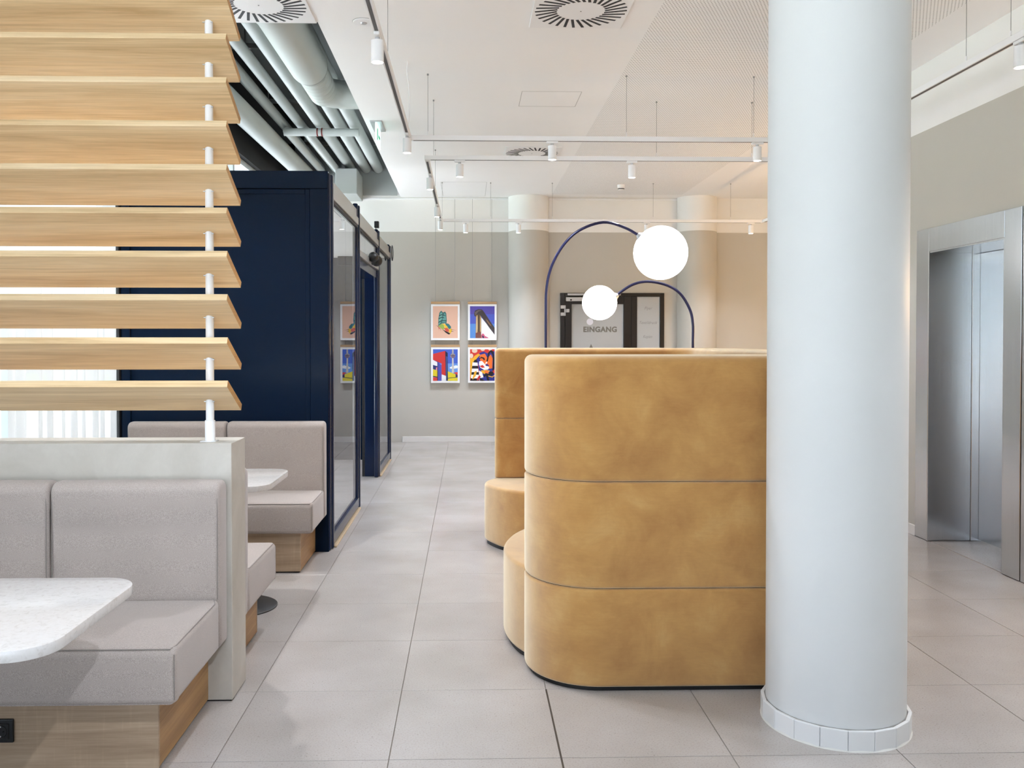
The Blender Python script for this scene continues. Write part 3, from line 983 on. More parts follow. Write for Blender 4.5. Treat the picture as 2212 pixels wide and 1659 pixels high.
# ------------------------------------------------------------------ arc lamps with opal globes
def arc_lamp(px, pts, globe, r, label):
    Y = 7.15
    t = thing('arc_floor_lamp', (px, Y, 0), label, 'floor lamp', 'navy arc lamps behind the mustard booth')
    path = [(px, Y, 0.02), (px, Y, 0.8)] + [tuple(p) for p in catmull([(a, Y, b) for a, b in pts], 6)]
    MB().tube(path, 0.0115, 12).build('arc_tube', M_NAVYTUBE, t, smooth=60)
    MB().lathe([(0.17, 0.0), (0.17, 0.015), (0.16, 0.02), (0.02, 0.025)], (px, Y, 0), 40).build('foot', M_NAVYTUBE, t)
    gx, gz = globe
    ex, ez = pts[-1]
    d = Vector((gx - ex, 0, gz - ez)).normalized()
    c = Vector((gx, Y, gz))
    MB().tube([c - d * (r + 0.022), c - d * (r + 0.004), c - d * (r - 0.015)], [0.016, 0.030, 0.050], 20).build('globe_holder', M_SILVER, t)
    MB().sphere(c, r, 40, 20).build('glass_globe', M_GLOBE, t, smooth=80)
    return t
arc_lamp(0.637, [(0.637, 1.40), (0.638, 1.65), (0.642, 1.86), (0.678, 2.038), (0.768, 2.212), (0.905, 2.346), (1.107, 2.416), (1.286, 2.372), (1.42, 2.296)], (1.580, 2.168), 0.222,
         'tall navy arc floor lamp with the larger glowing white globe behind the booth')
arc_lamp(1.849, [(1.849, 1.30), (1.849, 1.45), (1.848, 1.584), (1.822, 1.705), (1.742, 1.833), (1.63, 1.903), (1.477, 1.932), (1.344, 1.904), (1.205, 1.812)], (1.078, 1.758), 0.143,
         'shorter navy arc floor lamp with the smaller glowing white globe behind the booth')

# ------------------------------------------------------------------ lighting tracks
ZT0, ZT1 = 2.962, 2.998
def wire(t, x, y, z0=ZT1):
    w = MB().tube([(x, y, z0), (x, y, ZC)], 0.0016, 6).build('suspension_wire', M_WIRE, t)
    MB().tube([(x, y, ZC - 0.012), (x, y, ZC)], 0.007, 8).build('ceiling_grip', M_GREYMET, w)
    MB().tube([(x, y, z0), (x, y, z0 + 0.035)], 0.0045, 8).build('track_grip', M_WPLAST, w)
def rail(t, x0, x1, y0, y1, slot=True):
    r = MB().box(x0, x1, y0, y1, ZT0, ZT1).build('track_rail', M_WPLAST, t, smooth=0, bevel=0.0015, bseg=1)
    if x1 - x0 > y1 - y0: s = MB().box(x0 + 0.05, x1 - 0.05, (y0 + y1) / 2 - 0.009, (y0 + y1) / 2 + 0.009, ZT0 - 0.0006, ZT0 + 0.002)
    else: s = MB().box((x0 + x1) / 2 - 0.009, (x0 + x1) / 2 + 0.009, y0 + 0.05, y1 - 0.05, ZT0 - 0.0006, ZT0 + 0.002)
    s.build('track_slot', mat('track_slot_shade', (96, 96, 98), 0.6), r, smooth=0)
    return r
t1 = thing('light_track', (1.1, 4.0, ZT0), 'white suspended lighting track looping over the near half of the room', 'lighting track')
rail(t1, -0.463, -0.427, -1.5, 6.632)
rail(t1, -0.463, 2.788, 6.633, 6.669)
rail(t1, 2.752, 2.788, -1.5, 6.632)
rail(t1, -0.426, 2.751, 0.982, 1.018)
for x, y in ((-0.303, 6.651), (1.205, 6.651), (2.181, 6.651), (-0.445, 4.9), (-0.445, 2.9), (2.77, 4.82), (2.77, 4.42), (2.77, 2.6)): wire(t1, x, y)
MB().tube([tuple(p) for p in catmull([(-0.436, 6.35, ZC), (-0.44, 6.36, 3.40), (-0.425, 6.38, 3.25), (-0.43, 6.41, 3.08), (-0.445, 6.42, 3.0)], 6)], 0.005, 8).build('feed_cable', M_WPLAST, t1)
t2 = thing('light_track', (1.5, 9.3, ZT0), 'white suspended lighting track looping over the far half of the room', 'lighting track')
rail(t2, -0.363, 3.83, 7.352, 7.388)
rail(t2, -0.363, -0.327, 7.389, 11.211)
rail(t2, -0.363, 3.83, 11.212, 11.248)
rail(t2, 3.794, 3.83, 7.389, 11.211)
for x, y in ((-0.287, 7.37), (1.591, 7.37), (2.402, 7.37), (-0.345, 9.3), (-0.33, 11.23), (0.291, 11.23), (1.082, 11.23), (2.384, 11.23), (3.387, 11.23)): wire(t2, x, y)
MB().tube([tuple(p) for p in catmull([(3.66, 10.0, ZC), (3.68, 10.0, 3.3), (3.72, 9.9, 3.1), (3.81, 9.9, 3.0)], 6)], 0.005, 8).build('feed_cable', M_WPLAST, t2)

def make_spot():
    t = thing('track_spotlight', (0, 0, 0))
    MB().box(-0.045, 0.045, -0.014, 0.014, -0.018, -0.001).build('adapter', M_WPLAST, t, smooth=0, bevel=0.003, bseg=1)
    MB().tube([(0, 0, -0.034), (0, 0, -0.017)], 0.012, 12).build('joint', M_SILVER, t)
    prof = [(0.012, -0.033), (0.0315, -0.035), (0.0315, -0.140), (0.0290, -0.141), (0.0285, -0.132)]
    MB().lathe(prof[::-1], (0, 0, 0), 28, cap=False).build('housing', M_WPLAST, t)
    MB().lathe([(0.0001, -0.1375), (0.0288, -0.1375)], (0, 0, 0), 24, cap=False).build('lens', M_LENS, t)
    l = bpy.data.lights.new('spot_beam', 'SPOT')
    l.energy = SPOT_W
    l.color = (0.90, 0.975, 1.10)
    l.spot_size = math.radians(124); l.spot_blend = 0.75
    l.shadow_soft_size = 0.028
    o = bpy.data.objects.new('spot_beam', l); COL.objects.link(o)
    o.parent = t; o.location = (0, 0, -0.172)
    return t
spot0 = make_spot()
spot_n = 0
def spot(x, y, along, label):
    global spot_n
    if spot_n == 0: t = spot0; t.location = (x, y, ZT0)
    else: t = copy_tree(spot0, (x, y, ZT0))
    spot_n += 1
    t.rotation_euler = (0, 0, 0 if along == 'x' else PI / 2)
    tag(t, label, 'spotlight', 'white cylinder spotlights on the tracks')
    return t
spot(-0.445, 4.335, 'y', 'nearest white cylinder spotlight, at the top left beside the round ceiling sensor')
spot(-0.445, 6.43, 'y', 'white cylinder spotlight at the left corner of the near track, under the dangling cable')
spot(0.640, 6.651, 'x', 'white cylinder spotlight on the near track just in front of the small round air diffuser')
spot(2.210, 6.651, 'x', 'white cylinder spotlight on the near cross track right next to the round column')
spot(-0.069, 7.37, 'x', 'white cylinder spotlight on the second cross track, left of the small round air diffuser')
spot(1.383, 7.37, 'x', 'white cylinder spotlight on the second cross track above the larger globe lamp')
spot(-0.345, 8.0, 'y', 'white cylinder spotlight just below the left corner of the second track')
spot(-0.345, 9.787, 'y', 'white cylinder spotlight midway along the far side track, right of the vestibule')
spot(-0.345, 10.925, 'y', 'white cylinder spotlight at the left corner of the farthest track')
spot(-0.029, 11.23, 'x', 'white cylinder spotlight on the farthest track above the hanging pictures')
spot(0.648, 11.23, 'x', 'white cylinder spotlight on the farthest track in front of the left pilaster')
spot(2.301, 11.23, 'x', 'white cylinder spotlight on the farthest track half hidden by the larger globe')
spot(3.652, 11.23, 'x', 'white cylinder spotlight at the right end of the farthest track beside the column')
spot(2.77, 4.338, 'y', 'white cylinder spotlight cut by the right picture edge, on the track by the elevator')
# more heads of the same track behind the camera's view
spot(-0.445, 2.35, 'y', 'white cylinder spotlight on the left track above the foreground bench, beyond the top edge')
spot(2.77, 3.3, 'y', 'added unseen white cylinder spotlight on the elevator side track next to the one cut by the edge')  # head added out of view to brighten the floor on the right
spot(2.77, 2.2, 'y', 'white cylinder spotlight on the elevator side track right of the round column, beyond the edge')
booth_spot = spot(0.50, 1.0, 'x', 'white cylinder spotlight on the nearest cross track above the camera')
for ch in booth_spot.children:                      # this head is aimed at the near booth
    if ch.type == 'LIGHT':
        ch.data = ch.data.copy(); ch.data.energy = 150; ch.data.spot_size = math.radians(46); ch.data.spot_blend = 0.5
        ch.rotation_euler = Vector((-1.35 - 0.5, 2.8 - 1.0, 0.55 - 2.79)).to_track_quat('-Z', 'Y').to_euler()
spot(3.812, 9.4, 'y', 'white cylinder spotlight on the far track hidden behind the round column')

# ------------------------------------------------------------------ ceiling fittings
def make_diffuser():
    t = thing('air_diffuser', (0, 0, 0))
    MB().box(-0.295, 0.295, -0.295, 0.295, -0.010, 0.0).build('face_plate', M_WPLAST, t, smooth=0, bevel=0.003, bseg=2)
    sl = None
    n = 30
    for k in range(n):
        a = 2 * PI * k / n
        if sl is None:
            m = MB(); w = 0.0085
            m.prism([(0.143, -w + 0.020), (0.276, -w - 0.018), (0.280, w - 0.018), (0.147, w + 0.020)], -0.0112, -0.0095)
            sl = m.build('slot', M_DARKSLOT, smooth=0, origin=(0, 0, 0)); o = sl
        else:
            o = sl.copy(); COL.objects.link(o)
        o.parent = t; o.rotation_euler = (0, 0, a); o.location = (0, 0, 0)
    MB().lathe([(0.004, -0.013), (0.004, -0.010)], (0, 0, 0), 10).build('screw', M_GREYMET, t)
    return t
dif = make_diffuser(); dif.location = (0.687, 5.335, ZC)
tag(dif, 'square white swirl air diffuser in the ceiling at the top centre of the picture', 'air vent', 'swirl diffusers in the ceiling')
d2 = copy_tree(dif, (-1.250, 5.289, ZC)); tag(d2, 'square white swirl air diffuser beside the oak slats and the open pipe bay', 'air vent')
d3 = copy_tree(dif, (0.687, 9.42, ZC)); tag(d3, 'square white swirl air diffuser seen small between the two cross tracks', 'air vent')

for (xx, yy, lab) in ((-1.65, 4.72, 'added fill downlight in the ceiling above the second booth table, beyond the top edge'),):
    t = thing('fill_downlight', (xx, yy, ZC), lab, 'downlight')  # lamp added out of view to brighten the farthest bench
    MB().lathe([(0.045, -0.004), (0.060, -0.003), (0.060, 0.0)], (xx, yy, ZC), 32, cap=False).build('trim_ring', M_WPLAST, t)
    MB().lathe([(0.0001, -0.002), (0.045, -0.002)], (xx, yy, ZC), 24, cap=False).build('lens', M_LENS, t)
    l = bpy.data.lights.new('fill_downlight_beam', 'SPOT')
    l.energy = 170; l.color = (0.96, 0.98, 1.0); l.spot_size = math.radians(110); l.spot_blend = 0.6; l.shadow_soft_size = 0.04
    o = bpy.data.objects.new('fill_downlight_beam', l); COL.objects.link(o)
    o.parent = t; o.location = (0, 0, -0.05)
t = thing('ceiling_sensor', (-0.657, 5.574, ZC), 'flat round white sensor in the ceiling beside the nearest spotlight', 'sensor')
MB().lathe([(0.066, -0.008), (0.070, -0.004), (0.070, 0.0)], (-0.657, 5.574, ZC), 36).build('ring', M_WPLAST, t)
MB().lathe([(0.016, -0.014), (0.022, -0.007)], (-0.657, 5.574, ZC), 20).build('lens', M_SILVER, t)
MB().lathe([(0.0705, -0.0015), (0.0725, -0.0015), (0.0725, 0.0)], (-0.657, 5.574, ZC), 36, cap=False).build('shadow_ring', M_GREYMET, t)
t = thing('smoke_detector', (1.99, 11.35, ZC), 'small white smoke detector with a black band on the perforated ceiling', 'smoke detector')
MB().lathe([(0.030, -0.072), (0.042, -0.066), (0.042, -0.045), (0.050, -0.040), (0.050, 0.0)], (1.99, 11.35, ZC), 28).build('housing', M_WPLAST, t)
MB().lathe([(0.0425, -0.062), (0.0425, -0.050)], (1.99, 11.35, ZC), 28, cap=False).build('sensor_band', M_BLACK, t)
t = thing('exit_sign', (-0.846, 8.25, ZC), 'glowing emergency exit sign hanging edge-on from the ceiling by the pipe bay', 'exit sign')
MB().box(-0.90, -0.79, 8.07, 8.47, ZC - 0.012, ZC).build('ceiling_plate', M_SILVER, t, smooth=0, bevel=0.002, bseg=1)
pn = MB().box(-0.852, -0.838, 8.09, 8.45, ZC - 0.19, ZC - 0.012).build('light_panel', M_EXIT, t, smooth=0)
MB().box(-0.838, -0.8372, 8.13, 8.20, ZC - 0.16, ZC - 0.05).box(-0.838, -0.8372, 8.24, 8.40, ZC - 0.115, ZC - 0.09).build('pictogram', M_EXITG, pn, smooth=0)

# ------------------------------------------------------------------ pipes in the open ceiling bay
def pipe(pts, r, label, n=16, extra=None):
    m = MB().tube(pts, r, n)
    o = m.build('wrapped_pipe', M_PIPE, smooth=60)
    return tag(o, label, 'pipe', 'wrapped pipes in the open ceiling bay')
ZP = 3.86
pipe([(-1.265, 5.60, ZP), (-1.265, YB - 0.03, ZP)], 0.068, 'white wrapped pipe running nearest the ceiling edge in the open bay')
pipe([(-1.435, 5.60, ZP), (-1.435, YB - 0.03, ZP)], 0.068, 'white wrapped pipe second from the ceiling edge in the open bay')
pipe([(-1.64, 5.60, ZP), (-1.64, YB - 0.03, ZP)], 0.068, 'white wrapped pipe third from the ceiling edge in the open bay')
pipe([(-1.87, 5.60, ZP), (-1.87, YB - 0.03, ZP)], 0.052, 'thinner white wrapped pipe fourth from the ceiling edge in the open bay')
pipe([(-2.06, 5.60, ZP), (-2.06, YB - 0.03, ZP)], 0.052, 'thinner white wrapped pipe fifth from the ceiling edge in the open bay')
pipe([(-1.78, 9.75, ZP - 0.10), (-1.78, YB - 0.03, ZP - 0.10)], 0.045, 'short thin white pipe below the others at the far end of the bay', 14)
pipe([(-2.00, 9.75, ZP - 0.10), (-2.00, YB - 0.03, ZP - 0.10)], 0.045, 'short thin white pipe left of its twin at the far end of the bay', 14)
pipe([(-2.28, 5.60, 3.70), (-2.215, 9.0, 3.68), (-2.17, YB - 0.03, 3.66)], 0.112, 'thick cream wrapped pipe at the far left above the navy vestibule', 24)
# air duct with spiral end and elbow
t = thing('air_duct', (-1.268, 6.5, 3.62), 'big round white air duct ending in an elbow in the ceiling bay', 'duct')
MB().tube([(-1.268, 5.60, 3.632), (-1.268, 5.75, 3.632)], 0.160, 36, cap=False).build('collar', M_PIPE, t)
MB().tube([(-1.268, 5.70, 3.632), (-1.268, 7.02, 3.632), (-1.268, 7.06, 3.632)], [0.150, 0.150, 0.140], 36).build('insulated_duct', M_PIPE, t, smooth=60)
pts, rr = [], []
y = 7.06
while y < 7.66:
    pts.append((-1.268, y, 3.632)); rr.append(0.124)
    pts.append((-1.268, y + 0.085, 3.632)); rr.append(0.124)
    pts.append((-1.268, y + 0.09, 3.632)); rr.append(0.128)
    pts.append((-1.268, y + 0.095, 3.632)); rr.append(0.124)
    y += 0.10
MB().tube(pts, rr, 36).build('spiral_duct', M_PIPE, t, smooth=40)
el = [(-1.268 + 0.20 * (1 - math.cos(a)), 7.64 + 0.20 * math.sin(a), 3.632) for a in [i * PI / 16 for i in range(9)]] + [(-0.96, 7.84, 3.632)]
MB().tube(el, 0.124, 36).build('elbow', M_PIPE, t, smooth=60)
MB().tube([(-1.268, 7.045, 3.632), (-1.268, 7.062, 3.632)], 0.146, 36, cap=False).build('clamp_ring', M_GREYMET, t)
# strut channels carrying the pipes
def strut(y, x0, x1, z, label, box=False):
    t = thing('pipe_support', ((x0 + x1) / 2, y, z), label, 'pipe support', 'strut channels under the ceiling pipes')
    MB().box(x0, x1, y - 0.02, y + 0.02, z - 0.02, z + 0.02).build('channel', M_GREYMET, t, smooth=0)
    k = 0
    x = x0 + 0.04
    while x < x1:
        MB().tube([(x, y, z + 0.02), (x, y, ZS)], 0.006, 6).build('hanger_rod', M_GREYMET, t); x += (x1 - x0 - 0.08) / 4
    return t
strut(7.6, -2.12, -1.38, 3.975, 'metal strut with hanger rods above the pipes near the duct')
strut(9.3, -2.14, -1.12, 3.965, 'metal strut with hanger rods above the pipes in the middle of the bay')
strut(11.3, -2.14, -1.12, 3.965, 'metal strut with hanger rods above the pipe ends by the back wall')
t = thing('cross_pipe', (-1.6, 9.62, 3.74), 'white pipe crossing below the long pipes with red clips', 'pipe')
MB().tube([(-2.02, 9.70, 3.735), (-1.20, 9.70, 3.735)], 0.043, 16).build('pipe_run', M_PIPE, t)
for xx in (-1.66, -1.61):
    MB().tube([(xx, 9.70, 3.735), (xx + 0.014, 9.70, 3.735)], 0.047, 16).build('red_clip', mat('red_clip_paint', (120, 34, 30), 0.5), t)

# ------------------------------------------------------------------ pictures on the back wall
def poly_print(name, x0, x1, z0, z1, layers, parent, y):
    """flat printed image: coloured shapes in 0..1 coordinates, y down"""
    mats = []
    idx = {}
    m = MB()
    for k, (rgb, pts) in enumerate(layers):
        if rgb not in idx:
            idx[rgb] = len(mats); mats.append(mat('print_ink', rgb, 0.5))
        m.m = idx[rgb]
        yy = y - 0.00012 * (k + 1)
        vs = [(x0 + (x1 - x0) * min(1, max(0, a)), yy, z1 - (z1 - z0) * min(1, max(0, b))) for a, b in pts]
        m.add(vs, [tuple(range(len(vs)))])
    o = m.build(name, mats, parent, smooth=0)
    for p in o.data.polygons:          # prints face the room
        if p.normal.y > 0: p.flip()
    return o
def circ(cx, cy, rx, ry, n=20): return [(cx + rx * math.cos(2 * PI * k / n), cy + ry * math.sin(2 * PI * k / n)) for k in range(n)]
Q = lambda a, x0, y0, w, h: [((x - x0) / w, (y - y0) / h) for x, y in a]
full = [(0, 0), (1, 0), (1, 1), (0, 1)]
z1_ = lambda a: Q(a, 225, 395, 340, 435)
butterfly = [((226, 184, 160), full),
    ((62, 110, 108), z1_([(297, 665), (300, 560), (312, 490), (328, 464), (346, 460), (362, 482), (378, 474), (394, 470), (408, 495), (415, 580), (412, 625), (375, 630), (350, 632)])),
    ((112, 172, 160), z1_([(303, 650), (306, 570), (320, 500), (340, 475), (356, 505), (350, 560), (330, 620)])),
    ((100, 160, 152), z1_([(352, 615), (362, 540), (380, 490), (398, 500), (406, 570), (400, 615)])),
    ((34, 62, 68), z1_([(302, 560), (350, 540), (380, 552), (378, 560), (348, 552), (304, 572)])),
    ((34, 62, 68), z1_([(308, 520), (345, 505), (398, 520), (398, 528), (345, 516), (308, 532)])),
    ((34, 62, 68), z1_([(300, 610), (345, 585), (408, 590), (408, 600), (348, 596), (300, 624)])),
    ((150, 176, 78), z1_([(298, 668), (345, 632), (372, 650), (388, 705), (352, 708)])),
    ((48, 116, 120), z1_([(392, 624), (440, 635), (470, 668), (474, 695), (448, 706), (410, 672)])),
    ((234, 190, 52), z1_([(358, 630), (386, 640), (420, 668), (436, 700), (420, 712), (392, 690)])),
    ((208, 84, 66), z1_([(378, 694), (420, 690), (446, 716), (440, 746), (404, 740)])),
    ((234, 190, 52), z1_([(448, 706), (480, 700), (486, 735), (462, 770), (446, 745)])),
    ((26, 22, 24), z1_([(352, 706), (404, 738), (440, 752), (462, 768), (448, 781), (432, 776), (396, 752)])),
    ((26, 22, 24), z1_([(476, 708), (546, 726), (478, 714)])),
    ((26, 22, 24), z1_([(478, 730), (520, 744), (476, 738)])),
    ((26, 22, 24), z1_([(262, 660), (300, 664), (300, 670)])),
    ((214, 120, 92), z1_([(290, 670), (300, 672), (330, 700), (328, 735), (324, 704), (308, 700), (306, 730), (302, 696)]))]
z2_ = lambda a: Q(a, 737, 395, 335, 435)
wallpic = [((84, 74, 168), [(0, 0), (1, 0), (1, .3), (0, .3)]), ((76, 92, 190), [(0, .25), (1, .25), (1, .6), (0, .6)]), ((88, 140, 208), [(0, .55), (1, .55), (1, 1), (0, 1)]),
    ((236, 238, 242), z2_([(885, 540), (1072, 770), (1072, 830), (888, 830)])),
    ((62, 54, 56), z2_([(793, 490), (806, 456), (850, 436), (900, 440), (926, 470), (1072, 690), (1072, 784), (1000, 690), (888, 530), (866, 515), (826, 520), (812, 540), (797, 525)])),
    ((104, 92, 90), z2_([(800, 480), (850, 446), (905, 452), (850, 470), (812, 520)])),
    ((150, 108, 76), z2_([(948, 560), (976, 590), (1020, 650), (1030, 672), (1004, 650), (970, 605)])),
    ((150, 120, 78), z2_([(818, 520), (864, 505), (890, 540), (890, 830), (812, 830)])),
    ((70, 52, 36), z2_([(846, 510), (868, 508), (868, 830), (850, 830)])),
    ((206, 184, 140), z2_([(822, 540), (838, 525), (838, 700), (818, 830)])),
    ((186, 154, 104), z2_([(872, 540), (886, 545), (888, 760), (872, 740)])),
    ((120, 70, 60), z2_([(814, 760), (886, 740), (888, 830), (812, 830)])),
    ((206, 96, 130), z2_([(890, 790), (905, 766), (925, 772), (940, 800), (985, 822), (985, 830), (930, 830), (915, 795), (900, 830), (890, 830)])),
    ((52, 44, 90), z2_([(905, 790), (922, 800), (932, 830), (905, 830)]))]
z3_ = lambda a: Q(a, 229, 985, 335, 434)
tower = [((64, 96, 196), [(0, 0), (1, 0), (1, .5), (0, .5)]), ((104, 150, 220), [(0, .45), (1, .45), (1, 1), (0, 1)]),
    ((236, 240, 246), z3_([(450, 1240), (480, 1222), (510, 1215), (540, 1205), (563, 1212), (563, 1245), (520, 1252), (470, 1252)])),
    ((200, 196, 190), z3_([(488, 1100), (506, 1100), (516, 1310), (484, 1310)])),
    ((150, 146, 150), z3_(circ(497, 1074, 34, 34))), ((120, 100, 118), z3_(circ(500, 1082, 26, 24))),
    ((176, 172, 172), z3_([(488, 1045), (486, 1005), (492, 985), (504, 985), (510, 1005), (508, 1045)])),
    ((88, 80, 84), z3_([(462, 1066), (532, 1066), (532, 1074), (462, 1074)])),
    ((206, 52, 50), z3_([(229, 1050), (390, 1008), (405, 1010), (405, 1400), (345, 1400), (345, 1180), (229, 1130)])),
    ((30, 36, 62), z3_([(395, 1008), (428, 1036), (430, 1419), (400, 1419)])),
    ((66, 84, 140), z3_([(404, 1080), (426, 1090), (416, 1419), (404, 1419)])),
    ((236, 236, 240), z3_([(229, 1130), (290, 1165), (290, 1260), (229, 1260)])),
    ((82, 84, 180), z3_([(292, 1165), (345, 1205), (345, 1419), (292, 1419)])),
    ((40, 44, 110), z3_([(229, 1200), (290, 1218), (288, 1275), (229, 1256)])),
    ((240, 150, 170), z3_([(270, 1240), (290, 1225), (290, 1275), (268, 1270)])),
    ((226, 206, 44), z3_([(229, 1260), (290, 1278), (290, 1362), (229, 1352)])),
    ((22, 22, 40), z3_([(229, 1352), (290, 1362), (290, 1372), (229, 1362)])),
    ((206, 60, 50), z3_([(229, 1368), (290, 1374), (290, 1419), (229, 1419)])),
    ((238, 238, 240), z3_([(347, 1330), (405, 1352), (405, 1419), (345, 1419)])),
    ((222, 206, 40), z3_([(430, 1288), (535, 1330), (535, 1374), (432, 1384)])),
    ((206, 60, 50), z3_([(505, 1305), (563, 1300), (563, 1340), (540, 1330)])),
    ((230, 212, 50), z3_([(432, 1390), (563, 1374), (563, 1419), (430, 1419)])),
    ((22, 22, 40), z3_([(432, 1380), (535, 1370), (535, 1376), (432, 1387)])),
    ((60, 40, 90), z3_([(535, 1322), (563, 1342), (563, 1372), (535, 1372)])),
    ((22, 22, 30), z3_([(288, 1150), (294, 1150), (294, 1419), (288, 1419)]))]
z4_ = lambda a: Q(a, 737, 985, 335, 432)
face = [((206, 56, 44), full),
    ((226, 202, 180), z4_(circ(800, 1005, 38, 30))), ((226, 202, 180), z4_(circ(910, 985, 30, 24))), ((226, 202, 180), z4_(circ(755, 1075, 26, 32))), ((226, 202, 180), z4_(circ(1010, 985, 24, 18))),
    ((38, 44, 140), z4_([(870, 1035), (920, 1015), (975, 1040), (1072, 1010), (1072, 1260), (1030, 1290), (1072, 1320), (1072, 1417), (870, 1417), (850, 1200), (820, 1130)])),
    ((232, 172, 40), z4_([(740, 1110), (778, 1105), (800, 1075), (850, 1045), (880, 1060), (830, 1110), (780, 1165), (755, 1360), (740, 1380)])),
    ((240, 240, 242), z4_([(772, 1165), (840, 1165), (865, 1417), (745, 1417), (755, 1330)])),
    ((24, 20, 30), z4_([(780, 1165), (838, 1168), (832, 1128), (800, 1130)])), ((24, 20, 30), z4_([(768, 1212), (845, 1212), (850, 1250), (762, 1250)])), ((24, 20, 30), z4_([(760, 1298), (856, 1298), (858, 1334), (755, 1334)])), ((24, 20, 30), z4_([(745, 1384), (860, 1384), (862, 1417), (740, 1417)])),
    ((236, 112, 40), z4_([(880, 1060), (940, 1045), (975, 1110), (985, 1180), (940, 1200), (880, 1150), (865, 1100)])),
    ((236, 112, 40), z4_([(985, 1100), (1020, 1055), (1045, 1110), (1040, 1245), (1000, 1255), (975, 1180)])),
    ((242, 240, 240), z4_([(862, 1150), (900, 1145), (950, 1200), (1000, 1230), (985, 1262), (930, 1270), (875, 1235), (858, 1190)])),
    ((242, 240, 240), z4_([(950, 1165), (975, 1145), (970, 1175), (945, 1190)])),
    ((206, 44, 40), z4_([(866, 1215), (910, 1200), (940, 1235), (900, 1240)])), ((38, 44, 140), z4_([(945, 1205), (970, 1185), (1002, 1212), (960, 1216)])),
    ((232, 172, 40), z4_([(885, 1275), (960, 1270), (1010, 1280), (950, 1330), (900, 1310)])),
    ((236, 112, 40), z4_([(930, 1278), (985, 1280), (990, 1325), (950, 1330)])),
    ((242, 240, 240), z4_([(860, 1275), (900, 1300), (920, 1370), (880, 1380), (860, 1330)])),
    ((206, 44, 40), z4_([(862, 1340), (885, 1360), (840, 1415), (826, 1400)])),
    ((232, 172, 40), z4_([(800, 1290), (830, 1280), (815, 1350), (775, 1400), (768, 1390)])),
    ((20, 16, 24), z4_([(960, 1150), (985, 1030), (1020, 995), (1050, 1010), (1070, 1090), (1068, 1240), (1052, 1285), (1040, 1270), (1050, 1180), (1040, 1060), (1020, 1022), (1000, 1050), (985, 1130), (975, 1160)])),
    ((20, 16, 24), z4_([(920, 1345), (950, 1310), (990, 1320), (1010, 1290), (1050, 1290), (1055, 1330), (1030, 1350), (985, 1345), (1000, 1417), (975, 1417), (955, 1350), (930, 1365)])),
    ((20, 16, 24), z4_([(862, 1110), (890, 1088), (930, 1100), (940, 1125), (925, 1140), (915, 1115), (885, 1105), (868, 1125)])),
    ((20, 16, 24), z4_([(870, 1380), (900, 1390), (940, 1417), (880, 1417)])),
    ((232, 172, 40), z4_([(985, 1345), (1040, 1360), (1072, 1335), (1072, 1350), (1040, 1372), (990, 1360)]))]
YP0 = 12.352
def picture(x0, x1, zb0, zt0, layers, label, ztop):
    t = thing('hanging_picture', ((x0 + x1) / 2, YP0, zb0), label, 'picture', 'pictures hanging on wires on the back wall')
    cv = MB().box(x0, x1, YP0, YP0 + 0.038, zb0, zt0).build('canvas', M_WPLAST, t, smooth=0, bevel=0.002, bseg=1)
    poly_print('print', x0 + 0.028, x1 - 0.028, zb0 + 0.030, zt0 - 0.026, layers, cv, YP0 - 0.0004)
    MB().box(x0 - 0.002, x1 + 0.002, YP0 + 0.004, YP0 + 0.030, zt0 + 0.004, zt0 + 0.038).build('wooden_bar', M_BAR, t, smooth=0, bevel=0.001, bseg=1)
    for xw in (x0 + 0.063, x1 - 0.068):
        MB().tube([(xw, YP0 + 0.045, zb0 + 0.4), (xw, YP0 + 0.045, ztop)], 0.0022, 6).build('hanging_wire', M_WIRE, t)
picture(-0.522, -0.117, 1.443, 1.950, butterfly, 'butterfly print on a pale peach ground, upper left of the four pictures', 3.44)
picture(0.000, 0.404, 1.443, 1.950, wallpic, 'photo print of a weathered concrete wall against blue sky, upper right of the four pictures', 3.44)
picture(-0.522, -0.117, 0.841, 1.342, tower, 'print of a television tower behind red and yellow blocks, lower left of the four pictures', 1.443)
picture(0.000, 0.404, 0.841, 1.342, face, 'colourful abstract face print with black and white stripes, lower right of the four pictures', 1.443)

# ------------------------------------------------------------------ dark door in the back wall
t = thing('door_1', (2.05, YB, 0), kind='structure')
yf = YB - 0.03
def fb(n, x0, x1, z0, z1, mt, y0=None, y1=YB - 0.001, parent=None, bev=0.002):
    return MB().box(x0, x1, yf if y0 is None else y0, y1, z0, z1).build(n, mt, parent or t, smooth=0, bevel=bev, bseg=1)
fb('frame_left', 1.310, 1.372, 0, 2.114, M_DARKFRAME)
fb('frame_top', 1.374, 2.730, 2.064, 2.114, M_DARKFRAME)
fb('frame_right', 2.732, 2.791, 0, 2.114, M_DARKFRAME)
fb('mullion', 2.322, 2.404, 0, 2.062, M_DARKFRAME)
fb('door_leaf_stile', 1.376, 1.470, 0.01, 2.060, M_DARKFRAME, yf - 0.006)
fb('door_leaf_stile', 2.212, 2.318, 0.01, 2.060, M_DARKFRAME, yf - 0.006)
fb('door_leaf_rail', 1.472, 2.210, 1.956, 2.060, M_DARKFRAME, yf - 0.006)
fb('door_leaf_rail', 1.472, 2.210, 0.01, 0.12, M_DARKFRAME, yf - 0.006)
gl = fb('door_glass', 1.472, 2.210, 0.12, 1.956, M_FROST, YB - 0.012, bev=0)
sg = fb('side_glass', 2.406, 2.730, 0.02, 2.062, M_FROST, YB - 0.012, bev=0)
fb('closer_rail', 1.409, 2.165, 2.078, 2.106, M_SILVER, yf - 0.035, yf - 0.001)
cl = fb('door_closer', 1.385, 2.10, 1.996, 2.050, M_SILVER, yf - 0.05, yf - 0.007)
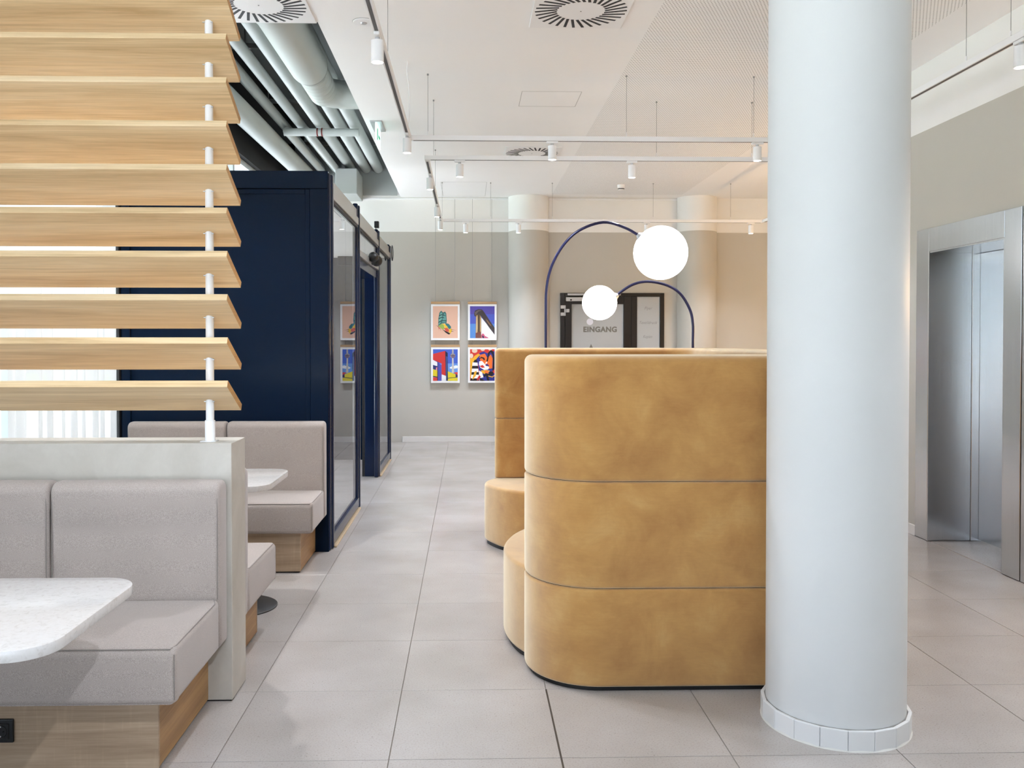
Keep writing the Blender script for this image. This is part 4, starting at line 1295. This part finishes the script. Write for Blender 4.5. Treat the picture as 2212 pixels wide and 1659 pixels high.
MB().tube([(1.455, yf - 0.052, 2.014), (1.455, yf - 0.049, 2.014)], 0.013, 14).build('closer_screw', M_BLACKMET, cl)
for (a, b, c, d) in ((1.312, 1.360, 1.890, 1.937), (1.362, 1.382, 1.890, 1.937), (1.362, 1.385, 1.838, 1.886), (1.390, 1.436, 1.838, 1.886), (1.312, 1.360, 1.789, 1.836), (1.362, 1.382, 1.789, 1.836)):
    fb('hinge_block', a, b, c, d, M_SILVER, yf - 0.03, yf - 0.0065)
def text(body, x, z, size, mt, parent, y, offset=0.0, shear=0.0, width=None):
    cu = bpy.data.curves.new('lettering', 'FONT')
    cu.body = body; cu.size = size; cu.offset = offset; cu.shear = shear; cu.extrude = 0.0004; cu.space_character = 1.08
    o = bpy.data.objects.new('lettering', cu); COL.objects.link(o)
    bpy.context.view_layer.update()
    dg = bpy.context.evaluated_depsgraph_get()
    me = bpy.data.meshes.new_from_object(o.evaluated_get(dg))
    bpy.data.objects.remove(o)
    xs = [v.co.x for v in me.vertices]; w0 = max(xs) - min(xs)
    k = (width / w0) if width else 1.0
    org = ORG[parent.name]
    x_min = min(xs)
    for v in me.vertices:
        lx, ly, lz = v.co
        v.co = (x + (lx - x_min) * k - org[0], y - lz - org[1], z + ly - org[2])
    me.materials.clear(); me.materials.append(mt)
    ob = bpy.data.objects.new('lettering', me); COL.objects.link(ob)
    ob.parent = parent; ORG[ob.name] = org
    return ob
YG = YB - 0.0125
text('EINGANG', 1.640, 1.563, 0.102, M_LETTER, gl, YG, offset=0.0045, width=0.478)
text('Flyer', 2.512, 1.878, 0.062, M_PENCIL, sg, YG, shear=0.35, width=0.112)
text('Textildruck', 2.443, 1.675, 0.060, M_PENCIL, sg, YG, shear=0.35, width=0.252)
text('Kopien', 2.495, 1.474, 0.062, M_PENCIL, sg, YG, shear=0.35, width=0.128)
MB().tube([(1.733, YG, 1.706), (1.733, YG - 0.0006, 1.706)], 0.047, 32).build('round_film_dot', M_DOTFILM, gl)
MB().add([(1.722, YG - 0.0005, 1.33), (1.778, YG - 0.0005, 1.33), (1.750, YG - 0.0005, 1.390), (1.722, YG, 1.33), (1.778, YG, 1.33), (1.750, YG, 1.390)], [(0, 1, 2), (3, 5, 4), (0, 3, 4, 1), (1, 4, 5, 2), (2, 5, 3, 0)]).build('arrow_film', M_LETTER, gl, smooth=0)

# ------------------------------------------------------------------ warm wall lamps beyond the picture (alcove and lift wall)
def wall_lamp(xw, y, z, watt, lab):
    t = thing('wall_lamp', (xw, y, z), lab, 'wall lamp')
    MB().box(xw - 0.03, xw, y - 0.06, y + 0.06, z - 0.06, z + 0.06).build('back_plate', M_SILVER, t, smooth=0, bevel=0.004, bseg=1)
    MB().sphere((xw - 0.11, y, z), 0.085, 28, 16).build('glass_shade', M_WARMLAMP, t, smooth=80)
    l = bpy.data.lights.new('wall_lamp_light', 'POINT')
    l.energy = watt; l.color = (1.0, 0.62, 0.27); l.shadow_soft_size = 0.09
    o = bpy.data.objects.new('wall_lamp_light', l); COL.objects.link(o)
    o.parent = t; o.location = (-0.29, 0, 0)
wall_lamp(5.55, 9.2, 1.5, 120, 'warm wall lamp in the alcove beyond the elevator wall')
wall_lamp(XR, 4.1, 1.7, 14, 'warm wall lamp on the elevator wall right of the round column')
